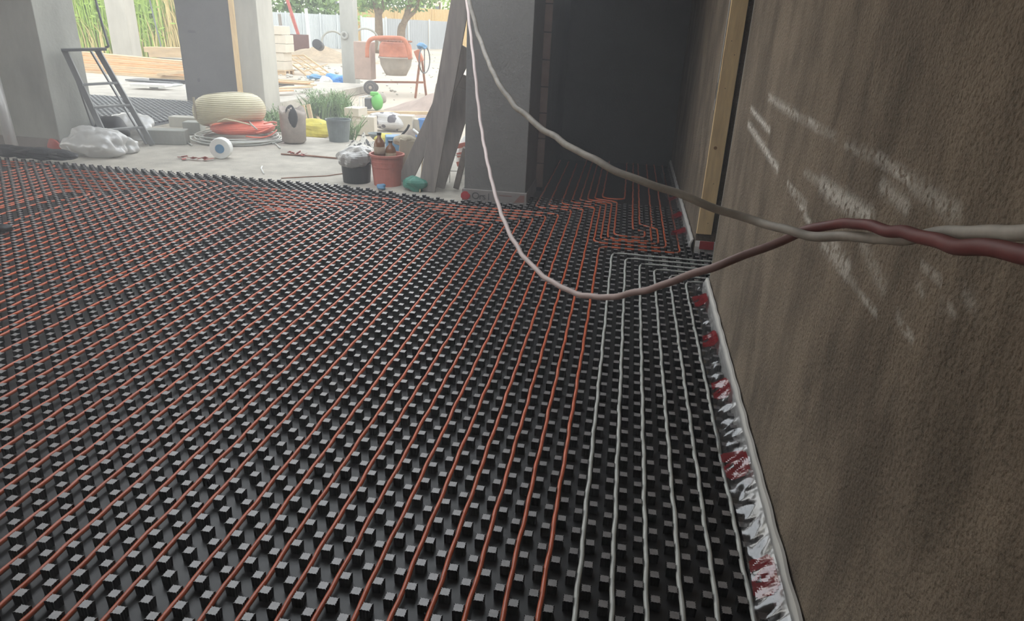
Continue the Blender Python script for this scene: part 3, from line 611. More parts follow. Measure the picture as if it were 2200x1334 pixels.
b = MB(); b.tube([gp(604,383,SL+.006),gp(655,380,SL+.006),gp(700,378,SL+.006),gp(742,372,SL+.006)],.005,6); tag(b.build('wire','rust',smooth=True),'thin brown wire lying along the edge of the studded mat','wire')

# ------------------------------------------------------------------ bags and buckets on the slab edge
q = gp(633,307,SL); t = thing('paper_sack','torn brown paper sack standing on the slab edge','sack',q)
b = MB().lathe([(.11,0),(.15,.03),(.165,.2),(.17,.32),(.172,.41),(.16,.45),(.145,.41)],q,22,None,.035); V = np.array(b.v); V[:,2] += .035*np.sin((V[:,0]-q[0])*26)*(V[:,2] > .3); V[:,0] += .05*(V[:,2]-SL)*0; b.v = [tuple(p) for p in V]
b.build('sack_body','paper',t,smooth=True)
b = MB().blob((q[0]+.04,q[1]-.12,SL+.36),(.16,.10,.30),.15,seed=40); b.build('dark_lining','black',t,smooth=True)
def bucket(name, label, q, r0, r1, h, m, rim=.012, group=None):
    t = thing(name,label,'bucket',q,group)
    MB().lathe([(r0,0),(r1,h-.02),(r1+rim,h-.02),(r1+rim,h),(r1-.004,h),(r1-.006,h-.02),(r0-.006,.012)],q,32).build('shell',m,t,smooth=False)
    return t
q = gp(729,303,SL); t = bucket('bucket','grey plastic bucket with a green plant behind its rim',q,.135,.165,.30,'grey_bucket')
MB().lathe([(.148,.20),(.158,.20)],q,8); MB().tube([q+np.array([.166*math.cos(a),.166*math.sin(a),.285-.02*math.sin(a)]) for a in np.linspace(3.3,6.1,16)],.004,6).build('handle','steel_dark',t,smooth=True)
def plume(q, n, h, sp, m, seed, w=.012, lean=.5):
    g = np.random.default_rng(seed); b = MB()
    for i in range(n):
        a = g.uniform(0,6.28); r = sp*math.sqrt(g.random()); base = np.array([q[0]+r*math.cos(a),q[1]+r*math.sin(a),q[2]]); L = h*g.uniform(.45,1); d = np.array([g.normal(0,lean),g.normal(0,lean),1.]); d /= np.linalg.norm(d)
        sd = np.cross(d,[math.cos(a*3),math.sin(a*3),0]); sd /= np.linalg.norm(sd)+1e-9; bend = np.array([g.normal(0,.3),g.normal(0,.3),-.15])*L
        p0, p1, p2 = base, base+d*L*.55, base+d*L+bend*.6
        b.add([p0-sd*w*.5,p0+sd*w*.5,p1+sd*w,p1-sd*w,p2],[(0,1,2,3),(3,2,4)])
        for k in range(3):
            f_ = g.uniform(.35,.95); c = p0+(p2-p0)*f_; e = np.array([g.normal(),g.normal(),g.normal(0,.5)]); e /= np.linalg.norm(e); f2 = np.cross(e,[0,0,1.]); f2 /= np.linalg.norm(f2)+1e-9
            b.add([c,c+e*w*3+f2*w,c+e*w*6,c+e*w*3-f2*w],[(0,1,2,3)])
    return b
q2_ = gp(734,290,SL); tag(plume((q2_[0],q2_[1]+.3,GR),60,.62,.12,'leaf_weed',3,.010,.25).build('weed_plant','leaf_weed'),'small green weed growing behind the grey bucket','plant')
q = gp(767,390,SL); t = bucket('bucket','black bucket with a white plastic bag pulled over it',q,.14,.155,.22,'black')
b = MB().blob((q[0],q[1],SL+.25),(.37,.37,.22),.16,30,18,3.5,6); b.build('plastic_bag','film_bag',t)
b = MB().blob((q[0]-.02,q[1],SL+.20),(.31,.31,.18),.1,24,14,3,7); b.build('dark_contents','black',t,smooth=True)
q = gp(833,396,SL); t = bucket('bucket','big red bucket holding brown bottles, by the leaning planks',q,.14,.168,.32,'red_bucket',.014)
b = MB()
for z0_,z1_ in ((.195,.20),(.245,.25)): 
    for a in np.linspace(-2.3,-.9,15): r_ = .14+.028*z0_/.32+.003; b.box((q[0]+r_*math.cos(a),q[1]+r_*math.sin(a),SL+(z0_+z1_)/2),(.004,.019,.006),rotz(a))
for a in (-2.3,-.9): r_ = .14+.028*.22/.32+.003; b.box((q[0]+r_*math.cos(a),q[1]+r_*math.sin(a),SL+.222),(.004,.006,.054),rotz(a))
b.build('raised_panel','red_bucket',t)
q3 = q+np.array([-.07,-.02,.22])
for k,(dx,dy,h_,lab) in enumerate([(0,0,.31,'brown glass bottle with a dark cap standing in the red bucket'),(.10,.05,.27,'shorter brown glass bottle in the red bucket')]):
    c = q3+np.array([dx,dy,-.04*k]); t = thing('bottle',lab,'bottle',c)
    MB().lathe([(.052,0),(.056,.01),(.056,h_*.62),(.045,h_*.74),(.02,h_*.84),(.02,h_*.93)],c,20).build('glass_body','glass_brown',t,smooth=True)
    MB().lathe([(.023,h_*.92),(.023,h_)],c,16).build('cap','black',t)
    MB().lathe([(.0575,h_*.25),(.0575,h_*.55)],c,20).build('paper_label','dirt',t,smooth=True)
c = q+np.array([.13,.28,.0]); b = MB(); b.box(c+np.array([0,0,.22]),(.20,.10,.44),euler(.1,.12,.3)); b.blob(c+np.array([-.02,0,.42]),(.24,.14,.12),.15,seed=14); tag(b.build('cement_bag','tan',smooth=False,bevel=.02),'folded tan cement bag standing behind the brown bottles','bag')
c = gp(858,330,SL); b = MB().box((c[0],c[1],SL+.12),(.34,.22,.22),rotz(.4)); t = tag(b.build('crate','blue_dull',bevel=.01),'blue crate of tools between red bucket and planks','crate')
b = MB().tube(smooth_path([oy(857,305,6.3),oy(862,292,6.3),oy(874,278,6.3),oy(879,268,6.3)],6),.014,8); b.build('bent_handle','black',t,smooth=True)
for k,(x0,y0_,x1,y1_,m) in enumerate([(888,278,910,296,'white'),(884,284,905,302,'blue'),(864,305,884,318,'white')]):
    MB().tube([oy(x0,y0_,6.4+.1*k),oy(x1,y1_,6.3+.1*k)],.014,8).build('tool_tube',m,t,smooth=True)
MB().blob(oy(885,300,6.5),(.26,.2,.26),.15,seed=51).build('tool_bag','paper',t)
q = gp(912,283); t = bucket('bucket','small blue bucket by the planks, beyond the tools',q+np.array([0,0,0]),.075,.10,.22,'blue')
q = gp(810,302,SL-.02); b = MB().lathe([(.06,0),(.12,.07),(.13,.085),(.118,.085),(.06,.02)],(q[0],q[1],SL),24); tag(b.build('bowl','grey_bucket'),'shallow grey mixing bowl near the slab edge','bowl')
q = gp(815,304,SL); b = MB().blob((q[0]+.13,q[1]-.05,SL+.06),(.28,.2,.15),.2,seed=61); tag(b.build('yellow_bag','yellow'),'crumpled yellow bag beside the mixing bowl','bag')
q = gp(683,296,GR); b = MB().blob((q[0],q[1],GR+.13),(.62,.4,.30),.16,seed=62); tag(b.build('yellow_bag','yellow'),'large crumpled yellow bag between paper sack and grey bucket','bag')
q = gp(780,312,SL); b = MB().heap((q[0]+.05,q[1]-.1,SL+.012),(.62,.5,.08),.5,20,3); tag(b.build('spotted_cloth','litter'),'black and white spotted litter behind the bagged bucket','litter',kind='stuff')
q = gp(824,281,GR); b = MB().blob((q[0],q[1]+.2,GR+.145),(.62,.4,.32),.14,26,16,3,63); tag(b.build('spotted_bag','cow'),'white sack with black cow spots beside the white blocks','sack')

# white aerated blocks by the slab edge
for k,(c,d,a,lab) in enumerate([((gp(778,290)+np.array([0,.15,.145])),(.36,.25,.29),.15,'white building block standing nearest the grey bucket'),
      ((gp(778,290)+np.array([-.15,.15,.355])),(.26,.32,.13),-.1,'white building block lying on top of its neighbours by the bucket'),
      ((gp(752,293)+np.array([.1,.35,.12])),(.22,.25,.24),.3,'small grey-white block right behind the grey bucket rim'),
      ((gp(866,283)+np.array([0,.2,.13])),(.26,.25,.26),.1,'greyish block right of the spotted sack'),
      ((gp(892,285)+np.array([0,.3,.10])),(.44,.22,.20),-.1,'white block near the small blue bucket')]):
    tag(MB().box(c,d,rotz(a)).build('building_block','aac',bevel=.008),lab,'block')

# ------------------------------------------------------------------ planks leaning on the pier
def plank(name, p0, p1, w, t_, n_, m, lab, cat='plank'):
    return tag(MB().bar(p0,p1,w,t_,n_).build(name,m,bevel=.004),lab,cat)
P0 = gp(917,412,SL); P1 = oy(990,0,4.62); P1 = P1+(P1-P0)*.10
plank('plank',P0+np.array([0,0,.01]),P1,.17,.035,(.1,-1,.1),'wood_grey','tallest grey plank leaning on the left side of the dark pier')
P0 = gp(868,398,SL); P1 = ox(1003,103,-1.45)
plank('plank',P0+np.array([0,0,.03]),P1,.15,.035,(.2,-1,.3),'wood_grey','most slanted grey plank leaning on the dark pier')
P0 = gp(936,404,SL); P1 = ox(1001,215,-1.49)
plank('plank',P0+np.array([0,0,.02]),P1+np.array([0,0,.1]),.19,.035,(.2,-1,.1),'wood_grey','widest grey plank, shorter, leaning on the dark pier')
P0 = gp(925,396,SL); P1 = ox(1003,172,-1.47)
plank('plank',P0+np.array([0,.05,.02]),P1+np.array([0,.05,.03]),.20,.03,(.2,-1,.2),'wood_grey','grey plank wedged behind the others at the dark pier')
P0 = gp(980,407,SL); P1 = ox(1001,318,-1.40)
plank('plank',P0+np.array([0,0,.015]),P1,.06,.03,(.1,-1,.1),'wood_grey','short dark batten leaning at the foot of the dark pier')
b = MB().tube([gp(902,413,SL+.01),oy(909,325,5.0)],.006,6); tag(b.build('stick','wood_pale'),'thin pale stick among the feet of the leaning planks','stick')
b = MB().tube([gp(921,268),oy(938,180,9.0)],.010,6); tag(b.build('stick','wood_grey'),'thin dark stick behind the leaning planks by the blue bucket','stick')
q = gp(886,412,SL); b = MB().blob((q[0],q[1]+.06,SL+.07),(.26,.18,.16),.2,seed=71); tag(b.build('green_bag','green_bag'),'crumpled dark green bag at the feet of the planks','bag')
q = gp(820,408,SL); b = MB().blob((q[0],q[1],SL+.03),(.09,.07,.06),.2,seed=72); tag(b.build('rag','blue_dull'),'small blue rag at the edge of the studded mat','rag')
q = gp(966,392,SL); t = thing('wire_rack','white wire rack behind the leaning planks','rack',q)
for k in range(3): MB().tube([q+np.array([-.13+.13*k,0,0]),q+np.array([-.13+.13*k,.02,.30])],.005,6).build('upright','white',t)
for k in range(2): MB().tube([q+np.array([-.14,0,.12+.17*k]),q+np.array([.14,.0,.13+.17*k])],.005,6).build('crossbar','white',t)
q = gp(992,382,SL); t = thing('printed_sack','red and white printed sack left of the dark pier','sack',q+np.array([0,.1,0])); MB().blob((q[0],q[1]+.25,SL+.2),(.26,.2,.42),.12,seed=74).build('sack_body','white',t)
b = MB()
for k in range(3): b.bar((q[0]-.09,q[1]+.14,SL+.12+.1*k),(q[0]+.05,q[1]+.13,SL+.16+.1*k),.05,.02,(0,-1,0))
b.build('printed_band','red_bucket',t)
#@@PART3@@
# ------------------------------------------------------------------ concrete mixer in the yard
Y = 15.75; pm = lambda x,y,dy=0.: oy(x,y,Y+dy)
t = thing('cement_mixer','orange cement mixer with its drum tipped down on the sandy yard','cement mixer',gp(850,203))
A, B = pm(767,169), pm(800,90); MB().lim(A[0],B[0],Y-.16,Y+.2,A[2],B[2]).build('motor_housing','mixer_pink',t,bevel=.02)
c = pm(849,122); r1 = (pm(882,122)-pm(814,122))[0]/2; zt, zb = pm(849,90)[2], pm(849,162)[2]; rb = (pm(870,160)-pm(828,160))[0]/2; Yd = Y+.05
MB().lathe([(r1*.80,zt),(r1*.93,zt-.06),(r1*.97,(zt*2+c[2])/3),(r1,c[2]+.02),(r1+.02,c[2])],(c[0],Yd,0),32).build('drum','mixer_orange',t,smooth=True)
MB().lathe([(r1+.025,c[2]+.0),(r1+.025,c[2]-.04),(r1-.01,c[2]-.05),(r1-.03,c[2]-.2),(rb,zb),(rb-.02,zb),(r1-.06,c[2]-.2)],(c[0],Yd,0),32).build('drum_cone','mixer_cone',t,smooth=True)
g_ = []
for k in range(60): a = 2*math.pi*k/60; g_.append((c[0]+(r1*.9+.03*(k%2))*math.cos(a),Yd+(r1*.9+.03*(k%2))*math.sin(a),zt+.02))
MB().tube(g_,.02,6,True).build('ring_gear','rust',t)
yk = [pm(804,122),pm(804,104),pm(807,90),pm(815,83),pm(830,81),pm(860,81),pm(878,83),pm(886,92),pm(890,106),pm(894,126)]
MB().tube(smooth_path([p+np.array([0,-.5,0]) for p in yk],6),.05,12).build('yoke','mixer_orange',t,smooth=True)
MB().bar(pm(895,108,-.45),pm(905,132,-.45),.14,.12,(0,1,0)).build('pivot_bracket','mixer_orange',t,bevel=.01)
for x in (902,907): MB().bar(pm(x,130,-.4 if x < 905 else .4),np.r_[gp(x,208)[0],Y+(-.4 if x < 905 else .4),GR],.05,.05,(0,1,0)).build('leg','rust',t,bevel=.004)
MB().bar(pm(800,176),pm(910,177),.05,.05).build('base_beam','rust',t,bevel=.004)
w = gp(797,201); 
for k,(x,dy) in enumerate(((796,-.2),(804,.55))):
    cw = oy(x,188,Y+dy); rw = cw[2]-GR; R_ = euler(math.pi/2,0,.2)
    wh = MB().lathe([(rw*.55,-.05),(rw*.9,-.06),(rw,-.03),(rw,.03),(rw*.9,.06),(rw*.55,.05)],cw,28,R_).build('wheel','rubber',t,smooth=True)
    MB().lathe([(.02,-.065),(rw*.2,-.065),(rw*.3,-.03),(rw*.5,-.035),(rw*.62,-.062),(rw*.62,.062),(rw*.5,.035),(rw*.3,.03),(rw*.2,.065),(.02,.065)],cw,20,R_).build('wheel_hub','mixer_cone',wh,smooth=True)
hw = pm(912,129,-.3); an = np.linspace(0,2*math.pi,28,endpoint=False)
MB().tube([hw+np.array([.05*math.cos(a),.3*math.cos(a),.31*math.sin(a)]) for a in an],.016,8,True).build('hand_wheel','steel_dark',t,smooth=True)
MB().tube([hw+np.array([0,0,.3]),hw-np.array([0,0,.3])],.012,6).build('wheel_spoke','steel_dark',t)
b = MB().blob(pm(905,100,-.35),(.22,.2,.14),.25,seed=80); tag(b.build('rag','blue_dull'),'pale blue rag hanging on the cement mixer bracket','rag')
# green motor unit
q = gp(800,237); t = thing('compressor','bright green motor unit with grey engine lying on the sandy ground','compressor',q)
MB().blob((q[0]+.07,q[1]+.12,GR+.17),(.26,.3,.36),.05,24,16,2,81).build('housing','green_machine',t,smooth=True)
MB().box((q[0]+.02,q[1]+.1,GR+.33),(.17,.16,.08),rotz(.3)).build('green_lid','green_machine',t,bevel=.02)
MB().blob((q[0]+.16,q[1]+.2,GR+.24),(.16,.2,.22),.08,seed=82).build('engine','mixer_cone',t,smooth=True)
MB().box((q[0]-.12,q[1]+.1,GR+.13),(.13,.22,.22),rotz(.2)).build('grille','steel_dark',t,bevel=.01)
for dy in (0,.2): MB().tube([q+np.array([-.28,dy,.02]),q+np.array([-.28,dy,.25]),q+np.array([-.1,dy,.28])],.013,6).build('frame_bar','white',t)
# ------------------------------------------------------------------ timber, poles, weeds near the slab
b = MB().bar(gp(681,241,GR+.05),gp(935,243,GR+.07),.08,.06); tag(b.build('timber_pole','wood_pale',bevel=.005),'long thin timber pole lying across the yard behind the buckets','pole')
for k,(x0,y0_,x1,y1_,lab) in enumerate([(650,226,658,264,'left of two wooden stakes under the slab corner'),(662,224,671,266,'right of two wooden stakes under the slab corner'),(727,212,727,243,'short upright wooden stake in the tall weeds')]):
    p = gp(x1,y1_); b = MB().bar(p,oy(x0,y0_,p[1]+.05),.07,.035,(0,1,0)); tag(b.build('stake','wood_pale',bevel=.003),lab,'stake')
for k,(x0,y0_,x1,y1_,lab) in enumerate([(674,240,690,262,'thin split lath leaning in front of the weeds'),(672,258,720,262,'pale lath lying before the weeds, upper'),(660,264,715,272,'pale lath lying before the weeds, lower'),(610,262,640,268,'lath lying behind the paper sack')]):
    b = MB().bar(gp(x0,y0_,GR+.06),gp(x1,y1_,GR+.05),.045,.02); tag(b.build('lath','wood_pale'),lab,'lath')
w_ = gp(700,256); tag(plume((w_[0],w_[1]+.2,GR),380,.62,.45,'leaf_weed',11,.012,.2).build('weed_clump','leaf_weed'),'tall green weeds growing at the end of the slab','weeds',kind='stuff')
w_ = gp(592,284); tag(plume((w_[0],w_[1]+.1,GR),150,.5,.3,'leaf_weed',12,.012,.35).build('weed_clump','leaf_weed'),'low green weeds between the pipe coils and the paper sack','weeds',kind='stuff')
w_ = gp(690,215); tag(plume((w_[0],w_[1],GR),110,.3,.5,'leaf_weed',13,.014,.4).build('weed_clump','leaf_weed'),'low grey-green weeds at the far edge of the slab','weeds',kind='stuff')
tag(MB().heap((*gp(945,238)[:2],GR),(2.6,2.2,.42),.08,24,4).build('sand_pile','sand',smooth=True),'low pinkish sand pile behind the leaning planks','sand pile')
# boards on the ground beyond the slab
g = np.random.default_rng(3)
for k,(x0,y0_,x1,y1_,m) in enumerate([(566,168,640,172,'wood_grey'),(570,173,664,179,'wood_orange'),(572,176,678,183,'wood_pale'),(568,181,632,182,'steel_dark'),(570,186,618,180,'wood_pale'),(574,191,668,186,'wood_pale'),(571,196,628,194,'wood_orange'),(600,171,672,176,'wood_pale')]):
    z_ = SL+.03+.035*((8-k)%4); b = MB().bar(gp(x0,y0_,z_),gp(x1,y1_,z_),.14,.03); tag(b.build('board',m,bevel=.003),'%s board of the scattered pile right of the pale column, counting from the back'%['first','second','third','fourth','fifth','sixth','seventh','eighth'][k],'board','boards scattered in the yard')
q = gp(710,183); b = MB().blob((q[0]+.05,q[1]+.3,GR+.14),(.62,.5,.32),.2,24,14,3,90); tag(b.build('tarp','blue'),'crumpled blue tarp lying left of the slim post','tarp')
q = gp(700,187); b = MB().blob((q[0]-.05,q[1]+.1,GR+.13),(.34,.3,.28),.15,seed=91); tag(b.build('white_bag','white'),'small white bag in front of the blue tarp','bag')
q = gp(690,172); b = MB().blob((q[0]-.2,q[1],GR+.08),(.5,.3,.16),.2,seed=92); tag(b.build('tarp','blue_dull'),'flat pale blue sheet behind the white bag','tarp')
# white block stack
Yb = 20.3; pb_ = lambda x,y: oy(x,y,Yb); z0_ = GR
t = thing('pallet','wooden pallet under the white block stack','pallet',gp(590,160)); 
b0 = oy(555,160,Yb)[0]-.1
for k in range(3): MB().lim(b0+.02,b0+1.2,Yb-.3+.28*k,Yb-.2+.28*k,GR,GR+.12).build('runner','wood_pale',t)
MB().lim(b0,b0+1.22,Yb-.34,Yb+.4,GR+.12,GR+.15).build('deck','wood_pale',t)
bn = ['bottom','second','third','fourth','fifth','sixth']
for r in range(6):
    for cI in range(2):
        if r == 5 and cI == 1: continue
        z_ = GR+.15+.27*r; wd = .58 if r < 4 else .46; x_ = b0+.02+.60*cI+(.1 if r in (2,3) else 0)-(.02 if r > 3 else 0)
        if r == 4 and cI == 1: x_ += .14
        tag(MB().lim(x_,x_+wd,Yb-.3+.04*(r%2),Yb+.3,z_,z_+.262).build('building_block','aac',bevel=.012),'white block in the stack right of the pale column, %s layer, %s one'%(bn[r],['inner','outer'][cI]),'block','white blocks stacked on the pallet')
# lattice frame
a0, a1, a2, a3 = gp(660,162,GR+.02), gp(709,158,GR+.02), oy(653,119,21.6), oy(605,120,21.4)
t = thing('wooden_frame','pale wooden lattice frame propped against the white block stack','frame',(a0+a1)/2)
for p_, q_ in ((a0,a3),(a1,a2),(a3,a2),(a0,a1)): MB().bar(p_,q_,.07,.05).build('rail','wood_pale',t)
for f_ in (.2,.4,.6,.8): MB().bar(a0+(a3-a0)*f_,a1+(a2-a1)*f_,.04,.03).build('slat','wood_pale',t)
for f_ in (.33,.66): MB().bar(a0+(a1-a0)*f_,a3+(a2-a3)*f_,.04,.03).build('slat','wood_pale',t)
for k,(x0,y0_,x1,y1_,lab) in enumerate([(655,152,704,138,'board lying across the lattice frame'),(628,128,700,160,'thin board beside the lattice frame')]):
    b = MB().bar(oy(x0,y0_,20.4),oy(x1,y1_,20.6),.08,.03); tag(b.build('board','wood_pale'),lab,'board')
# rubble, soil, pipe, hoops
q = gp(710,128); tag(MB().heap((q[0],q[1]-1,GR),(5.5,5,.5),.16,26,7).build('soil_heap','dirt',smooth=True),'heap of brown soil and weeds before the white fence','soil heap')
g = np.random.default_rng(17); b = MB()
for k in range(240):
    p = gp(g.uniform(565,790),g.uniform(112,205)) if k < 190 else gp(g.uniform(800,960),g.uniform(112,215)); s_ = g.uniform(.02,.09) if k < 190 else g.uniform(.015,.05); b.blob((p[0],p[1],GR+s_*.3),(s_*2.2,s_*2,s_*1.3),.2,7,5,2,k)
tag(b.build('rubble','concrete_light'),'small stones and rubble scattered over the sandy yard','rubble',kind='stuff')
q = oy(684,97,27.); b = MB().lathe([(.15,-.5),(.19,-.5),(.19,.5),(.15,.5)],q,20,euler(1.45,0,.3)); tag(b.build('drain_pipe','black',smooth=True),'black drain pipe on the soil heap before the white fence','pipe')
for k,(x,y,r,lab) in enumerate([(716,92,.45,'grey rebar hoop standing left of the slim post'),(786,92,.55,'grey rebar hoop standing behind the mixer housing')]):
    q = oy(x,y,31.); b = MB().tube([q+np.array([r*math.cos(a),0.3*math.cos(a),r*1.15*math.sin(a)]) for a in np.linspace(-.5,3.6,24)],.05,8); tag(b.build('hoop','concrete',smooth=True),lab,'hoop')
# ------------------------------------------------------------------ fences
def fence(name, label, a, b_, h, m, npan, ribs=9, post='fence_white', z0=GR):
    a = np.array([*a,z0]); b_ = np.array([*b_,z0]); t = thing(name,label,'fence',a); d = (b_-a)/npan; u = d/np.linalg.norm(d); nn = np.array([-u[1],u[0],0])
    for k in range(npan):
        p = a+d*k; mb = MB(); N = ribs*4
        for i in range(N+1): o_ = nn*(.03 if (i//2) % 2 else 0); q_ = p+d*(.02+.96*i/N)+o_; mb.v += [tuple(q_), tuple(q_+np.array([0,0,h]))]
        mb.f = [(2*i,2*i+2,2*i+3,2*i+1) for i in range(N)]
        mb.build('fence_panel',m if isinstance(m,str) else m[k%len(m)],t,solid=.004)
    for k in range(npan+1): q_ = a+d*k-nn*.05; MB().bar(q_,q_+np.array([0,0,h+.08]),.12,.08,(1,0,0)).build('post',post,t)
    return t
FA, FB = oy(545,100,42.)[:2], oy(764,102,44.)[:2]
fence('fence','white sheet metal fence across the far side of the yard',FA,FB,2.05,'fence_white',6)
FC = oy(962,106,54.)[:2]
fence('fence','grey sheet metal fence behind the cement mixer',FB+np.array([.3,.3]),FC,2.0,['fence_white','fence_grey','fence_grey','fence_grey'],4)
YA, YB = oy(730,40,60.)[:2], oy(1010,50,62.)[:2]
fence('fence','tall yellow boarded fence behind the grey one',YA,YB,3.0,'fence_yellow',7,12,'fence_yellow')
for k,(x0,y0_,x1,y1_,m,lab) in enumerate([(611,-20,650,90,'clay_red','red and white striped pole leaning on the white fence'),(625,30,652,92,'wood_pale','pale pole leaning on the white fence'),(657,18,667,116,'white','white upright post before the white fence'),(572,-10,577,70,'wood_grey','dark upright post nearest the pale column'),(600,30,606,72,'wood_grey','dark short post before the white fence')]):
    p = oy(x1,y1_,39.); b = MB().bar(oy(x0,y0_,39.6 if k < 2 else 39.),(p[0],39.,GR) if False else p-np.array([0,0,max(0,p[2]-GR)*(1 if k > 1 else 1)]),.16,.1,(0,1,0)); tag(b.build('pole',m),lab,'pole')
b = MB().bar(oy(622,100,37.),oy(664,102,37.),.1,.9,(0,0,1)); V = np.array(b.v); V[:,2] += GR-V[:,2].min(); b.v = [tuple(p) for p in V]; tag(b.build('sheet_panel','dark_panel'),'dark red sheet standing at the foot of the white fence','panel')
# ------------------------------------------------------------------ trees, shrubs, reeds
def leafmass(b, c, d, n, sz, g):
    for k in range(n):
        v = g.normal(size=3); v /= np.linalg.norm(v); p = np.array(c)+v*np.array(d)/2*g.uniform(.45,1.05); e = g.normal(size=3); e /= np.linalg.norm(e); f_ = np.cross(e,g.normal(size=3)); f_ /= np.linalg.norm(f_)
        L = sz*g.uniform(.6,1.4); b.add([p-e*L,p-f_*L*.4,p+e*L,p+f_*L*.4],[(0,1,2,3)])
def tree(name, label, base, limbs, crowns, m, seed):
    g = np.random.default_rng(seed); t = thing(name,label,'tree',base); b = MB()
    for pts, r0, r1 in limbs: P = smooth_path(pts,5); b.tube(P,np.linspace(r0,r1,len(P)),8)
    b.build('trunk','bark',t,smooth=True); b = MB()
    for c, d, n, sz in crowns: leafmass(b,c,d,n,sz,g)
    b.build('crown',m,t); return t
Yt = 40.; o_ = lambda x,y: oy(x,y,Yt); B0 = o_(814,78); B0[2] = GR
tree('yard_tree','forked tree behind the mixer drum, nearest the slim post',B0,[([B0,o_(814,60),o_(813,30)],.28,.22),([o_(813,32),o_(808,16),o_(800,-30)],.2,.12),([o_(813,32),o_(822,14),o_(832,-30)],.18,.1)],
  [(o_(800,-25)+np.array([0,.5,0]),(3.2,3,2.6),420,.16),(o_(832,-30),(3,3,2.6),380,.16),(o_(790,0),(1.6,1.5,1.4),170,.14),(o_(770,2),(1.6,1.5,1.5),150,.14)],'leaf_b',1)
B1 = o_(862,80); B1[2] = GR
tree('yard_tree','crooked tree behind the mixer drum, farther from the slim post',B1,[([B1,o_(862,68),o_(866,52)],.28,.22),([o_(866,54),o_(873,34),o_(882,0),o_(884,-40)],.2,.12),([o_(866,52),o_(878,36),o_(894,19),o_(905,-20)],.16,.09)],
  [(o_(870,-20),(3.4,3,2.4),420,.16),(o_(900,-18),(2.6,3,2.2),320,.16),(o_(850,-6),(2,2,1.6),200,.14)],'leaf_b',2)
for k,(x,y,Y_,d,n,m,lab) in enumerate([(575,14,47.,(5,3,5.5),520,'leaf_b','grey-green shrub above the white fence, next to the pale column'),(610,4,48.,(4,3,4.5),420,'leaf_a','light green shrub above the white fence'),(650,14,47.,(4.4,3,4.2),480,'leaf_b','dark green shrub above the white fence'),(690,18,47.5,(3.6,3,3.2),420,'leaf_b','round dark green shrub above the white fence, nearest the slim post'),
     (945,5,66.,(8,4,7),560,'leaf_a','pale green bush above the yellow fence'),(790,8,63.,(5,3,4.5),360,'leaf_a','yellowish bush hanging over the yellow fence'),(730,0,58.,(6,3,5),380,'leaf_a','light bush behind the slim post')]):
    g = np.random.default_rng(40+k); c = oy(x,y,Y_); t = thing('shrub',lab,'shrub',(c[0],c[1],GR)); b = MB(); leafmass(b,c,d,n,.26,g); b.build('foliage',m,t); MB().tube([(c[0],c[1],GR),c],.08,6).build('stem','bark',t)
g = np.random.default_rng(5); b = MB(); b2 = MB()
for k in range(16000):
    x = g.uniform(-30,-15.6); y_ = 22.5+g.uniform(0,3.5); h = g.uniform(1.2,4.2)*(1.0 if g.random() < .75 else .5); lx, ly = g.normal(0,.25), g.normal(0,.2); w_ = g.uniform(.010,.024); p = np.array([x,y_,GR]); m_ = p+np.array([lx*.4,ly*.4,h*.6]); e = p+np.array([lx*1.6,ly*1.6,h])
    straw = (math.sin(x*1.1+.4)+.35*g.normal() > .55) or h < 1.7
    (b2 if straw else b).add([p-np.array([w_,0,0]),p+np.array([w_,0,0]),m_+np.array([w_,0,0]),m_-np.array([w_,0,0]),e],[(0,1,2,3),(3,2,4)])
    if not straw:
        for q_ in range(2): f_ = g.uniform(.3,1); c = p+(e-p)*f_; d_ = np.array([g.normal(),g.normal()*.5,g.uniform(-.2,.7)]); d_ *= .28/np.linalg.norm(d_); b.add([c,c+d_*.5+np.array([0,0,.03]),c+d_,c+d_*.5-np.array([0,0,.03])],[(0,1,2,3)])
tag(b.build('reeds','reed'),'tall bright green reeds beyond the stacked boards','reeds',kind='stuff')
tag(b2.build('dry_grass','straw'),'dry yellow grass standing among the reeds','grass',kind='stuff')
for k,(x,Y_,lab) in enumerate([(130,30.,'broad green bush behind the reeds, leftmost'),(230,31.,'broad green bush behind the reeds, by the pale post'),(330,30.,'broad green bush behind the reeds, near the wall stub'),(430,33.,'green bush hidden mostly behind the dark wall stub')]):
    g = np.random.default_rng(60+k); c = oy(x,20,Y_); t = thing('shrub',lab,'shrub',(c[0],c[1],GR)); b = MB(); leafmass(b,c,(5,3,6.5),1500,.22,g); b.build('foliage','leaf_a',t); MB().tube([(c[0],c[1],GR),c],.1,6).build('stem','bark',t)
# houses beyond the fences
for k,(x0,x1,Yh,h,lab) in enumerate([(880,960,85.,6.,'pale house with dark windows beyond the yellow fence'),(690,735,80.,5.5,'white house beyond the white fence, behind the shrubs'),(200,240,60.,4.6,'white greenhouse-like shed far behind the reeds')]):
    a, c = oy(x0,40,Yh), oy(x1,40,Yh); t = thing('house',lab,'house',(a[0],Yh,GR)); MB().lim(a[0],c[0],Yh,Yh+5,GR,h).build('wall','house' if k == 0 else 'white',t)
    MB().lim(a[0]-.3,c[0]+.3,Yh-.3,Yh+5.3,h,h+.25).build('roof','concrete',t)
    for i in range(2): xw = a[0]+(c[0]-a[0])*(.22+.42*i); MB().lim(xw,xw+(c[0]-a[0])*.18,Yh-.06,Yh+.02,1.9,3.6).build('window','glass_dark',t)
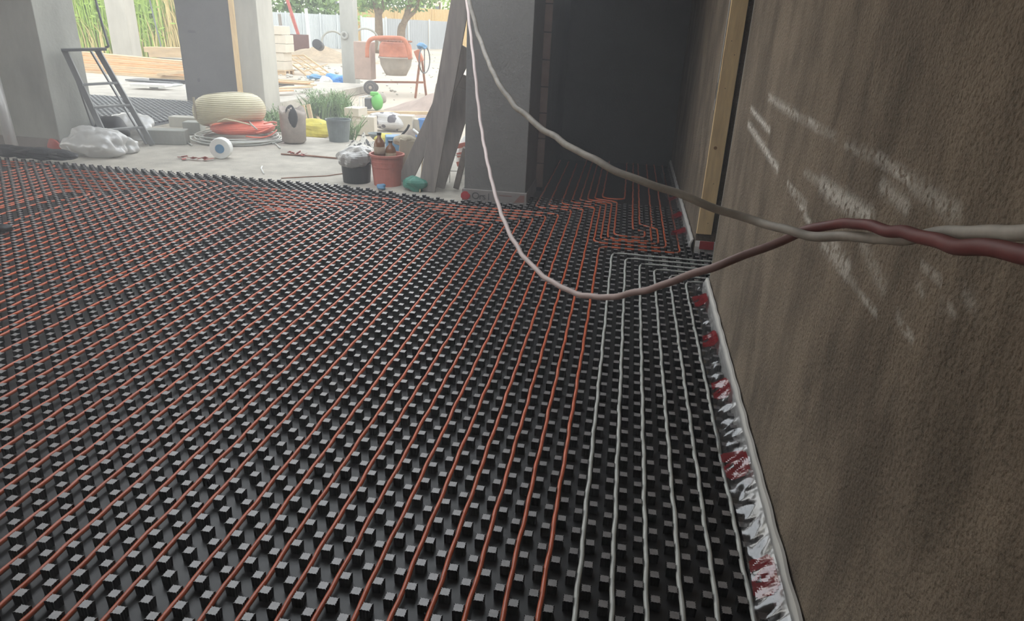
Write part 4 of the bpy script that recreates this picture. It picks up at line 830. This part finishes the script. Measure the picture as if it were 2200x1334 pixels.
# ------------------------------------------------------------------ boards, beams and offcuts on the far slab
nm = ['topmost','second','third','fourth','fifth','sixth','seventh','eighth','ninth','lowest']
for k in range(10):
    f_ = k/9; yl, yr = 112+f_*46, 136+f_*34; Y0 = 15.9-.09*k
    p0, p1 = oy(168,yl,Y0), oy(425-8*(k%3),yr,Y0-.5)
    m = ['wood_pale','wood_orange','wood_pale','wood_orange','wood_orange','wood_pale','wood_pale','wood_orange','wood_pale','wood_pale'][k]
    tag(MB().bar(p0,p1,.22,.055).build('board',m,bevel=.004),'%s long board of the big timber pile beyond the stepladder'%nm[k],'board','boards of the timber pile')
p0, p1 = oy(170,160,15.6), oy(425,176,15.1); 
for k in range(3): pt = p0+(p1-p0)*(.1+.4*k); tag(MB().lim(pt[0]-.08,pt[0]+.08,pt[1]-.3,pt[1]+.6,SL,max(SL+.05,pt[2]-.03)).build('bearer','wood_pale'),'wooden bearer under the big timber pile, %s from the stepladder'%['nearest','middle','farthest'][k],'bearer')
for k,(x0,x1,y0_,y1_,Y0,lab) in enumerate([(316,392,101,103,17.0,'upper of two thick beams beyond the timber pile'),(326,395,112,114,17.0,'lower of two thick beams beyond the timber pile')]):
    tag(MB().bar(oy(x0,y0_+5,Y0),oy(x1+30,y1_+5,Y0),.3,.14).build('beam','wood_pale',bevel=.006),lab,'beam')
tag(MB().bar(oy(341,160,14.6),oy(420,153,14.4),.12,.06).build('beam','wood_pale',bevel=.004),'short loose beam lying before the timber pile','beam')
tag(MB().lim(oy(330,120,17.)[0],oy(420,120,17.)[0],16.8,17.6,SL,oy(330,124,17.)[2]).build('block_base','concrete_light',bevel=.01),'pale block base under the two thick beams','block')
tag(MB().tube([oy(319,-10,18.),oy(346,101,17.6)],.02,8).build('rod','steel_dark'),'dark thin rod leaning above the two thick beams','rod')
q0_, q1_ = gp(255,176,SL), gp(385,184,SL)
tag(MB().bar(q0_+np.array([0,.5,.03]),q1_+np.array([-.2,.4,.03]),.5,.03).build('mat_offcut','mat_grey'),'dark studded mat offcut lying before the timber pile','offcut')
b = MB()
for k in range(22): p = q0_+(q1_-q0_)*(.35+.6*k/22)+np.array([0,.45,.06]); b.box(p,(.04,.12,.05))
b.build('studs','black',bpy.data.objects['mat_offcut.001'] if 'mat_offcut.001' in bpy.data.objects else None)
tag(MB().bar(gp(288,181,SL+.09),gp(362,184,SL+.09),.4,.05).build('foam_board','white'),'white foam board lying before the timber pile','foam board')
tag(MB().bar(gp(330,188,SL+.02),gp(385,181,SL+.02),.2,.03).build('foam_board','eps'),'narrow pale foam board in front of the white one','foam board')
